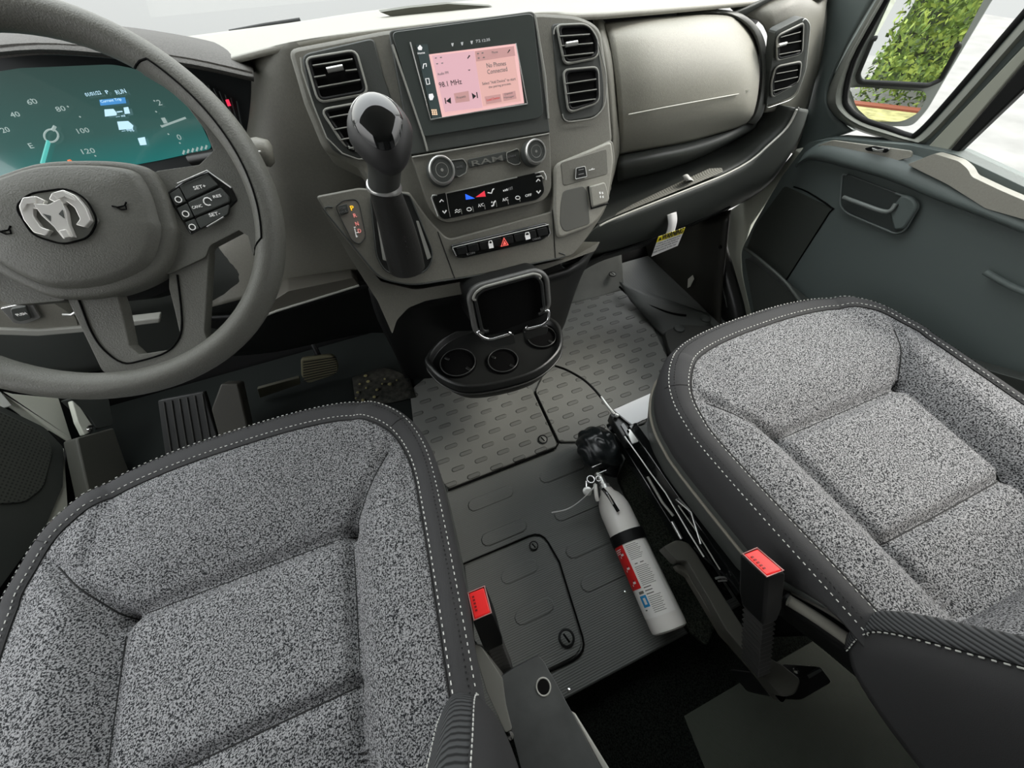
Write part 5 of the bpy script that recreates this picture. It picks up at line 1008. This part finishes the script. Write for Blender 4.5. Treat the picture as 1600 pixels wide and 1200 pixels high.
def make_seat(name, label, cx, cy, side):
    st = thing(name, label, 'seat', (cx, cy-.2, 0), 'speckled cloth cab seats')
    Lc = lambda x, y, z: Vector((cx+x, cy+y, z))
    right = cr([Vector((a, b, 0)) for a, b in half], 22)
    outl = [Vector((-v.x, v.y, 0)) for v in reversed(right)] + right[1:]          # rear-left, round the front, rear-right
    rear = [Vector((.238-i*.476/24, -.50, 0)) for i in range(1, 24)]
    loop = outl+rear; N = len(loop); V = []; Fc = []; NR = 56
    for i in range(NR+1):
        s_ = 1-i/NR
        for v in loop:
            c = Vector((0, max(-.38, min(-.16, v.y)), 0))
            q = c+(v-c)*s_; k_ = min(1, i/5); V.append(Lc(q.x, q.y, sz(q.x, q.y)*k_+sz(q.x, q.y, 0)*(1-k_)))
    for i in range(NR): Fc += [[i*N+k, (i+1)*N+k, (i+1)*N+(k+1) % N, i*N+(k+1) % N] for k in range(N)]
    cu = mk('cushion', V, [f[::-1] for f in Fc], FAB, st, ang=3, label='speckled grey cushion cloth')
    # normals of outline
    def onorm(i, L): a = L[max(i-1, 0)]; b = L[min(i+1, len(L)-1)]; t = (b-a).normalized(); return Vector((-t.y, t.x, 0))
    NN = [onorm(i, outl) for i in range(len(outl))]
    def sweep(nm, prof, m, lab=None, rear_cut=0):
        V = []; Fc = []; K_ = len(prof)
        idx = range(rear_cut, len(outl)-rear_cut)
        for i in idx:
            v = outl[i]; n = NN[i]; ff = 1+.45*max(0, n.y)
            zb = sz(v.x, v.y, 0)
            kf = .12+.88*sst(-.43, -.34, v.y)
            for o_, dz in prof: V.append(Lc(v.x+n.x*o_*ff, v.y+n.y*o_*ff, zb+(dz if dz > -.014 else -.014+(dz+.014)*kf)))
        M = len(list(idx))
        for i in range(M-1):
            for k in range(K_-1): Fc.append([i*K_+k, i*K_+k+1, (i+1)*K_+k+1, (i+1)*K_+k])
        return mk(nm, V, [f[::-1] for f in Fc], m, st, ang=1.1, label=lab)
    sweep('border', [(-.004, -.006), (0, .0), (.006, .004), (.018, .003), (.028, -.004), (.034, -.014), (.037, -.03), (.036, -.06), (.032, -.09), (.02, -.1)], TRIMF, 'dark cloth border band')
    sweep('side_shell', [(.018, -.075), (.029, -.088), (.033, -.098), (.033, -.125), (.026, -.165), (.01, -.19), (-.03, -.2)], DASHD, 'dark plastic side shell', 34)
    def line(o_, dz, c_=0): return [Lc(v.x+n.x*o_*(1+.45*max(0, n.y)), v.y+n.y*o_*(1+.45*max(0, n.y)), sz(v.x, v.y, 0)+dz) for v, n in list(zip(outl, NN))[c_:len(outl)-c_]]
    if side < 0: tube('shell_highlight_bead', line(.034, -.105, 40), .0035, mat('beige_bead', (.2, .185, .15), .5), st, n=6)
    tube('border_groove', line(.001, .001), .0014, THREADD, st, n=5)
    stitches('inner_stitching', line(.0055, .0045), THREAD, st)
    stitches('outer_stitching', line(.030, -.0048), THREAD, st)
    stitches('outer_dark_stitching', line(.024, .0005), THREADD, st, ln=.003, gap=.003)
    for a, b in SEAMS:
        L = [Lc(a[0]+(b[0]-a[0])*t/30, a[1]+(b[1]-a[1])*t/30, sz(a[0]+(b[0]-a[0])*t/30, a[1]+(b[1]-a[1])*t/30)+.0002) for t in range(31)]
        tube('seam', L, .0011, THREADD, st, n=5)
    for s_ in (1, -1):
        i0 = min(range(len(outl)), key=lambda i: (outl[i]-Vector((s_*.238, -.075, 0))).length)
        v = outl[i0]; n = NN[i0]; ff = 1+.45*max(0, n.y)
        tube('corner_seam', [Lc(v.x+n.x*o_*ff, v.y+n.y*o_*ff, sz(v.x, v.y)+dz+.0006) for o_, dz in ((.004, .004), (.018, .003), (.028, -.004), (.034, -.014))], .0008, THREADD, st, n=5)
    # backrest
    lean = lambda z: -.30*max(0, z-.42)
    def brow(pts, zs, m, nm, thick=.01, lab=None):
        rows = [[Lc(x*(1-.10*max(0, z-.5)), y+lean(z)+(dy if z < .4 else 0), z) for x, y, dy in pts] for z in zs]
        return patch(nm, rows, m, st, n=5, thick=thick, label=lab)
    zs = (.33, .40, .50, .62, .78, .95)
    brow([(-.235, -.475, 0), (-.15, -.492, 0), (0, -.497, 0), (.15, -.492, 0), (.235, -.475, 0)], zs, FAB, 'backrest_centre', lab='speckled backrest cloth')
    for s_ in (1, -1):
        rows = []
        for z in zs:
            k = {.33: .02, .40: .0}.get(z, 0)
            f = 1-.06*max(0, z-.5)
            rows.append([Lc(s_*x*f, y+lean(z)-k, z) for x, y in ((.222, -.485), (.232, -.452), (.250, -.438), (.270, -.448))])
        patch('bolster_face', rows, TWILL, st, n=4, thick=.004, label='dark twill bolster face')
        rows = []
        for z in zs:
            k = {.33: .02, .40: .0}.get(z, 0); f = 1-.06*max(0, z-.5)
            rows.append([Lc(s_*x*f, y+lean(z)-k, z) for x, y in ((.270, -.448), (.284, -.47), (.290, -.52), (.285, -.60), (.27, -.66))])
        patch('bolster_side', rows, TRIMF, st, n=4, thick=.006, label='dark cloth bolster side')
        stitches('bolster_stitching', cr([Lc(s_*.2725*(1-.06*max(0, z-.5)), -.4475+lean(z)-{.33: .02}.get(z, 0), z) for z in zs], 8), THREAD, st, upv=Vector((s_, 1, 0)), ln=.005, gap=.0035, r=.0008)
        if 1: stitches('bolster_inner_stitching', cr([Lc(s_*.2325*(1-.06*max(0, z-.5)), -.4495+lean(z)-{.33: .02}.get(z, 0), z) for z in zs], 8), THREAD, st, upv=Vector((-s_, 1, 0)))
    # pedestal
    box('pedestal', Lc(0, -.30, .075), (.40, .36, .15), DEEP, st, bevel=.01)
    box('base_frame', Lc(0, -.27, .165), (.42, .38, .03), BLK, st, bevel=.004)
    return st
seatD = make_seat('car_seat', 'speckled grey cloth driver seat with dark stitched border, in front of the pedals', -.338, .425, 1)
seatP = make_seat('car_seat', 'speckled blue-grey cloth passenger seat with dark stitched border, beside the far door', .660, .307, -1)

# seat rail hardware on the passenger seat's inner side
RL = thing('seat_rail', 'black metal seat rail with bright edges under the passenger seat inner side', 'seat rail', tuple(P(1070, 790, ('z', .15))))
def bar(name, a, b, wd, h, m, par, z0=None):
    A = Vector(a); B = Vector(b); t = (B-A); L = t.length; t.normalize(); s_ = t.cross(Vector((0, 0, 1))).normalized(); u = s_.cross(t)
    rot = Matrix((s_, t, u)).transposed()
    return box(name, (A+B)/2, (wd, L, h), m, par, bevel=.002, rot=rot)
bar('upper_rail', P(985, 668, ('z', .17)), P(1165, 925, ('z', .17)), .022, .035, GLOSS, RL)
bar('lower_rail', P(975, 690, ('z', .10)), P(1130, 940, ('z', .10)), .03, .03, GLOSS, RL)
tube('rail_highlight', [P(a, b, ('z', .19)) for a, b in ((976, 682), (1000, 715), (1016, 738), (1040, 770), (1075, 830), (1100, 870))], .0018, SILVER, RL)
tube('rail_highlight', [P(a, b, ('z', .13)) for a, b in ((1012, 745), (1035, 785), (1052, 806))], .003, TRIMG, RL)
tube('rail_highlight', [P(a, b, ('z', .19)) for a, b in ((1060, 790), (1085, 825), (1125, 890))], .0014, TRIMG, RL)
tube('adjuster_spring', [P(a, b, ('z', .20)) for a, b in ((1095, 850), (1080, 800), (1056, 780), (1060, 778), (1078, 797))], .002, SILVER, RL)
tube('rail_bolt', [P(1050, 815, ('z', .12)), P(1065, 842, ('z', .12))], .004, SILVER, RL)
slab('bright_plate', [(958, 640), (1022, 612), (1020, 650), (988, 664)], ('z', .16), .006, mat('bare_bright_metal', (.85, .86, .86), .4), RL, bevel=.001, label='bright bare metal plate')
slab('connector_block', [(952, 648), (962, 640), (990, 656), (1000, 690), (980, 692)], ('z', .15), .03, SATIN, RL, r=2, bevel=.002)
slab('latch_clip', [(978, 672, 2), (990, 668, 2), (998, 690, 2), (988, 694, 2)], ('z', .185), .004, SILVER, RL, r=1, bevel=.001)
slab('latch_clip', [(974, 660, 2), (984, 674), (981, 682), (970, 664)], ('z', .185), .006, GLOSS, RL, r=1, bevel=.001)
tube('white_wire', [P(a, b, ('z', .16)) for a, b in ((1118, 904), (1130, 902), (1160, 908), (1170, 912))], .002, SILVER, RL, sm=3)
tube('white_wire', [P(a, b, ('z', .155)) for a, b in ((1122, 908), (1135, 907), (1160, 912))], .0016, SILVER, RL, sm=3)
tube('wire', [P(a, b, ('z', .17)) for a, b in ((1085, 855), (1110, 880), (1140, 905), (1156, 925))], .0022, BLK, RL, sm=3)
LV = thing('seat_side_lever', 'long dark plastic seat side cover running beside the passenger buckle', 'lever', tuple(P(1140, 950, ('z', .16))))
zl = ('z', .15)
lvp = [(1037, 854, 3), (1057, 843, 6), (1075, 847, 6), (1088, 864), (1118, 912), (1155, 970), (1190, 1022, 6), (1222, 1038, 6), (1252, 1062, 8), (1244, 1085, 8), (1222, 1090, 8), (1184, 1046, 5), (1165, 1020), (1135, 985), (1110, 940), (1073, 876, 6), (1058, 877)]
slab('cover', lvp, zl, .035, mat('lever_dark_plastic', (.065, .064, .054), .45), LV, r=4, bevel=.005, seg=3)
slab('under_flange', [(1055, 882, 4), (1072, 884), (1110, 950), (1136, 986, 3), (1140, 1000), (1180, 1046, 4), (1222, 1098, 10), (1228, 1088), (1190, 1056), (1130, 992), (1075, 900), (1060, 890)], ('z', .125), .02, mat('flange_plastic', (.08, .076, .062), .45), LV, r=3, bevel=.003)
slab('end_foot', [(1180, 1050, 8), (1215, 1092, 8), (1252, 1094), (1300, 1066, 6), (1280, 1040), (1250, 1060)], ('z', .11), .10, BLK, LV, r=6, bevel=.01)
lathe('bolt', [(.004, 0), (.004, .003), (0, .004)], P(1243, 1048, ('z', .155)), (0, 0, 1), CHROME, LV, n=12)
slab('end_label', [(1262, 1055), (1283, 1044), (1285, 1048), (1265, 1060)], ('z', .115), .002, DASHD, LV, bevel=0)
# recliner side trim, curved plastic behind passenger buckle
SD = thing('recliner_cover', 'curved dark cover with pale edge between the passenger buckle and backrest', 'cover', tuple(P(1340, 1000, ('z', .30))))
def zpath(L): return [P(a, b, ('z', z)) for a, b, z in L]
patch('panel', [zpath([(1232, 924, 0.310), (1290, 955, 0.320), (1345, 985, 0.320), (1385, 1030, 0.320), (1410, 1080, 0.320)]), zpath([(1220, 942, 0.295), (1280, 985, 0.295), (1345, 1030, 0.295), (1395, 1075, 0.295), (1425, 1120, 0.295)]), zpath([(1215, 960, .2), (1280, 1010, .2), (1340, 1060, .2), (1390, 1100, .2), (1420, 1140, .2)])], BLK, SD)
patch('top_plate', [zpath([(1236, 922, 0.315), (1290, 938, 0.325), (1340, 968, 0.325), (1362, 1000, 0.325)]), zpath([(1238, 928, 0.315), (1300, 962, 0.325), (1352, 998, 0.325), (1392, 1038, 0.325)])], mat('plate_mid_grey', (.2, .195, .175), .45), SD, thick=.004)
tube('edge_bead', zpath([(1232, 938, 0.315), (1280, 968, 0.320), (1345, 1015, 0.320), (1395, 1062, 0.320), (1420, 1095, 0.320)]), .008, mat('edge_bead', (.3, .29, .25), .45), SD, sm=4)
# ---- belt buckles
def buckle(label, quad, zt_, base, zb, red_l, group=None):
    c = P(sum(q[0] for q in quad)/4, sum(q[1] for q in quad)/4, ('z', zt_)); o = thing('seat_belt_buckle', label, 'buckle', tuple(c), 'red seat belt buckles between the seats')
    T4 = [P(a, b, ('z', zt_)) for a, b in quad]; B = P(base[0], base[1], ('z', zb)); ax = (B-c)
    def ring_(t, s_): return [c+ax*t+(q-c)*s_ for q in T4]
    secs = [ring_(0, 1.0), ring_(.02, 1.14), ring_(.30, 1.16), ring_(.42, 1.0)]
    V = []; Fc = []
    for s_ in secs: V += s_
    for i in range(3): Fc += [[i*4+k, i*4+(k+1) % 4, (i+1)*4+(k+1) % 4, (i+1)*4+k] for k in range(4)]
    Fc += [[3, 2, 1, 0], [12, 13, 14, 15]]
    me = mk('housing', V, Fc, BLK, o, bevel=.003)
    V = []; Fc = []; n = 26
    for i in range(n+1):
        t = .40+.6*i/n; s_ = .95 if i % 2 else .78
        V += ring_(t, s_)
    for i in range(n): Fc += [[i*4+k, i*4+(k+1) % 4, (i+1)*4+(k+1) % 4, (i+1)*4+k] for k in range(4)]
    Fc += [[3, 2, 1, 0], [n*4+k for k in range(4)]]
    mk('ribbed_stalk', V, Fc, mat('stalk_rubber', (.03, .03, .028), .5), o, bevel=.001)
    up = -ax.normalized()
    top = [c+(q-c)*.93+up*.0015 for q in T4]
    slab3('press_button', top, up, .004, RED, o, bevel=.0015, label=red_l)
    tube('button_rim', [c+(q-c)*1.0+up*.001 for q in T4], .0012, mat('rim_pinkish', (.5, .25, .24), .4), o, closed=True, n=6)
    # PRESS lettering along one edge
    a_, b_ = top[0]+up*.001, top[3]+up*.001
    V = []; Fc = []; e = (top[1]-top[0]).normalized()
    for i in range(5):
        p = a_+(b_-a_)*(.2+.13*i)+e*.004; q = p+(b_-a_)*.07
        k = len(V); V += [p, q, q+e*.003, p+e*.003, p+up*.0006, q+up*.0006, q+e*.003+up*.0006, p+e*.003+up*.0006]; Fc += [[k+4, k+5, k+6, k+7], [k, k+1, k+5, k+4], [k+2, k+3, k+7, k+6]]
    mk('press_lettering', V, Fc, mat('dark_red_print', (.2, .0, .0), .5), o, smooth=False)
    return o
buckle('red seat belt buckle standing between the driver seat and the floor hatch', [(731, 927), (757, 917), (768, 958), (741, 970)], .33, (792, 1052), .20, 'red press button')
buckle('red seat belt buckle on a ribbed black stalk beside the passenger seat', [(1160, 866), (1183, 857), (1224, 892), (1198, 902)], .39, (1180, 1042), .16, 'red press button')
# ---- bar beside the driver seat
AB = thing('seat_side_bar', 'broad charcoal bar with a round hole beside the driver seat, at the lower edge', 'bar', tuple(P(850, 1130, ('z', .30))))
zb_ = ('z', .28)
slab('bar', [(780, 1059, 4), (801, 1045), (841, 1024, 4), (850, 1034), (866, 1062), (895, 1115), (942, 1205), (965, 1260), (840, 1280), (815, 1205), (787, 1094)], zb_, .04, mat('charcoal_metal', (.045, .048, .047), .5, bump=.3, bscale=60, vary=.25, vscale=25), AB, r=2, bevel=.003)
c = P(849, 1073, zb_); tube('hole_rim', [c+Vector((math.cos(a)*.0095, math.sin(a)*.0095, .0005)) for a in [k*math.pi/12 for k in range(24)]], .0012, TRIMG, AB, closed=True, n=6)
lathe('hole', [(.009, .0), (.009, .0008), (0, .0008)], c, (0, 0, 1), DEEP, AB, n=24, label='round dark hole')
slab('edge_flange', [(893, 1112), (900, 1116), (955, 1205), (975, 1260), (960, 1260), (940, 1200)], ('z', .262), .012, TRIMG, AB, bevel=.002)
slab('seat_trim', [(738, 1005, 3), (752, 1010), (785, 1060), (790, 1100), (800, 1140), (790, 1145), (760, 1080)], ('z', .29), .08, mat('trim_warm_grey', (.13, .13, .115), .5), AB, r=3, bevel=.005, label='warm grey seat side trim')
lathe('bolt', [(.004, 0), (.004, .003), (0, .004)], P(798, 1149, ('z', .30)), (0, 0, 1), CHROME, AB, n=12)

# ================================================================== FIRE EXTINGUISHER
A0 = P(1047, 985, ('z', .055)); A1 = P(948, 768, ('z', .055)); ax = (A1-A0).normalized(); Lb = (A1-A0).length; rE = .0365
upE = Vector((0, 0, 1)); 
FE = thing('fire_extinguisher', 'small white fire extinguisher with red and white label lying on the floor between the seats', 'fire extinguisher', tuple((A0+A1)/2))
EW = mat('extinguisher_white', (.88, .85, .80), .3, coat=.3)
lathe('cylinder', [(.0, 0), (rE*.85, 0), (rE*.97, .003), (rE, .010), (rE, Lb-.052), (rE*.97, Lb-.040), (rE*.88, Lb-.026), (rE*.70, Lb-.012), (rE*.48, Lb-.003), (rE*.40, Lb+.006), (0, Lb+.006)], A0, ax, EW, FE, n=56)
ref = Vector((0, 0, 1))
def curved(name, h0, h1, a0, a1, m, rr=.0006, label=None, par=FE):
    return lathe(name, [(rE+rr, h0*Lb), (rE+rr, h1*Lb)], A0, ax, m, par, n=20, a0=a0, a1=a1, ref=ref, label=label)
# angle 0 = up; positive turns ref towards ax x ref
sgn = 1 if ax.cross(ref).x < 0 else -1
ang = lambda d: math.radians(d)*sgn
def band(n_, h0, h1, d0, d1, m, rr=.0006, label=None): a, b = sorted((ang(d0), ang(d1))); return curved(n_, h0, h1, a, b, m, rr, label)
LBW = mat('label_cream', (.92, .90, .86), .5)
band('label', .10, .585, -28, 100, LBW, .0005, 'cream printed label')
band('red_panel', .28, .575, 46, 98, mat('label_red', (.75, .02, .02), .45), .0010, 'red instruction panel')
band('blue_panel', .165, .235, 42, 66, mat('label_blue', (.03, .3, .62), .45), .0010)
band('strap', .575, .655, -180, 180, BLK, .003, 'black bracket strap')
ptc = mat('label_print', (.16, .15, .13), .6); ptg = mat('label_print_grey', (.3, .29, .27), .6)
for i in range(9): band('print_line', .555-i*.012, .559-i*.012, 38 - 0, 38-36-(i*7 % 11), ptg, .0010)
for i in range(2): band('print_line', .425-i*.0, .431-i*.0, 33-i*18, 23-i*20, ptc, .0011)
for i in range(11): band('print_line', .405-i*.0115, .409-i*.0115, 38, 38-40-(i*5 % 9), ptg, .0010)
for i in range(3): band('print_line', .272-i*.02, .278-i*.02, 38, 38-24, ptc, .0011)
for i in range(9): band('print_line', .215-i*.0115, .219-i*.0115, 38, 38-42+(i*5 % 9), ptg, .0010)
WHp = mat('label_white_print', (.9, .85, .82), .5)
for i in range(3): band('red_panel_print', .548-i*.013, .554-i*.013, 92, 58+i*4, WHp, .0014)
for h in (.505, .41, .315): band('hand_pictogram', h, h+.014, 68, 56, WHp, .0015); band('hand_pictogram', h+.014, h+.026, 63, 60, mat('pictogram_black', (.02, .02, .02), .5), .0015); band('hand_pictogram', h-.012, h, 74, 70, WHp, .0015)
band('blue_print', .18, .22, 57, 48, WHp, .0014); band('small_print', .145, .152, 66, 58, ptc, .0011); band('small_print', .245, .262, 62, 44, ptc, .0011)
# valve head
vb = A0+ax*(Lb+.004)
lathe('valve_body', [(.013, 0), (.013, .012), (.009, .014), (.009, .034), (.012, .036), (.012, .044), (.006, .048)], vb, ax, SILVER, FE, n=20)
tube('lever', [P(942, 764, ('z', .10)), P(951, 775, ('z', .105)), P(966, 799, ('z', .097))], .0042, GLOSS, FE, sm=4)
tube('lever_highlight', [P(950, 773, ('z', .11)), P(958, 788, ('z', .108))], .002, SILVER, FE)
tube('carry_handle', [P(930, 757, ('z', .09)), P(932, 775, ('z', .09)), P(934, 782, ('z', .085))], .0048, EW, FE, sm=4)
lathe('pressure_gauge', [(.010, 0), (.0105, .006), (.008, .007), (.0, .006)], P(918, 768, ('z', .085)), (-.3, -.1, 1), SILVER, FE, n=20)
c = P(923, 749, ('z', .105)); tube('pull_ring', [c+Vector((math.cos(a)*.0085, math.sin(a)*.0085, 0)) for a in [k*math.pi/10 for k in range(20)]], .0019, CHROME, FE, closed=True, n=8)
c = P(935, 748, ('z', .100)); tube('pull_ring', [c+Vector((math.cos(a)*.006, math.sin(a)*.006, 0)) for a in [k*math.pi/8 for k in range(16)]], .0016, CHROME, FE, closed=True, n=8)
tube('nozzle', [P(916, 752, ('z', .085)), P(917, 765, ('z', .085)), P(922, 775, ('z', .085))], .0035, CHROME, FE)
tube('safety_tie', [P(930, 755, ('z', .11)), P(925, 765, ('z', .105)), P(905, 784, ('z', .08)), P(885, 796, ('z', .06)), P(862, 801, ('z', .05))], .0013, mat('tie_white', (.8, .8, .78), .5), FE, sm=6)
tube('wire_clip', [P(925, 730, ('z', .10)), P(940, 724, ('z', .10))], .0015, CHROME, FE); tube('wire_clip', [P(932, 741, ('z', .10)), P(947, 735, ('z', .10))], .0015, CHROME, FE)
# ---- black leather-look bundle
BG = thing('wrapped_bundle', 'crumpled shiny black wrapped bundle above the fire extinguisher head', 'bundle', tuple(P(935, 700, ('z', .06))))
bm = bmesh.new(); bmesh.ops.create_icosphere(bm, subdivisions=5, radius=1)
c = P(936, 700, ('z', .075)); from mathutils import noise
V = [];
for v in bm.verts:
    p = v.co.copy(); d = noise.noise(p*1.1+Vector((3, 1, 2)))*.22+abs(noise.noise(p*1.9))*.22-.05*abs(noise.noise(Vector((p.x*6, p.y*1.5, p.z*1.5))))
    p = p*(1+d); V.append(c+Vector((p.x*.054, p.y*.056, p.z*.052)))
Fc = [[v.index for v in f.verts] for f in bm.faces]; bm.free()
mk('bundle', V, Fc, mat('shiny_black_film', (.012, .015, .016), .3, bump=.3, bscale=40, bdist=.003), BG, ang=3)
tube('neck', [P(945, 690, ('z', .09)), P(955, 720, ('z', .06)), P(950, 742, ('z', .05))], [.03, .026, .022], BLK, BG, n=16)
tube('tied_end', [P(955, 670, ('z', .10)), P(966, 660, ('z', .12)), P(985, 668, ('z', .14))], [.016, .012, .012], mat('shiny_black_film', (.01,)*3), BG, n=12)
CB = thing('control_cable', 'thin black cable with a silver end arching over the passenger mat to the seat', 'cable', tuple(P(925, 610, ('z', .1))))
tube('sheath', zpath([(868, 572, .10), (885, 578, .13), (910, 592, .15), (928, 608, .16), (940, 622, .165)]), .0032, BLK, CB, sm=6)
tube('end_fitting', zpath([(939, 620, .165), (950, 635, .165), (960, 647, .16)]), .0036, SILVER, CB)
lathe('ferrule', [(.006, 0), (.006, .008), (.003, .01)], P(961, 648, ('z', .16)), (P(975, 655, ('z', .16))-P(961, 648, ('z', .16))), SILVER, CB, n=14)
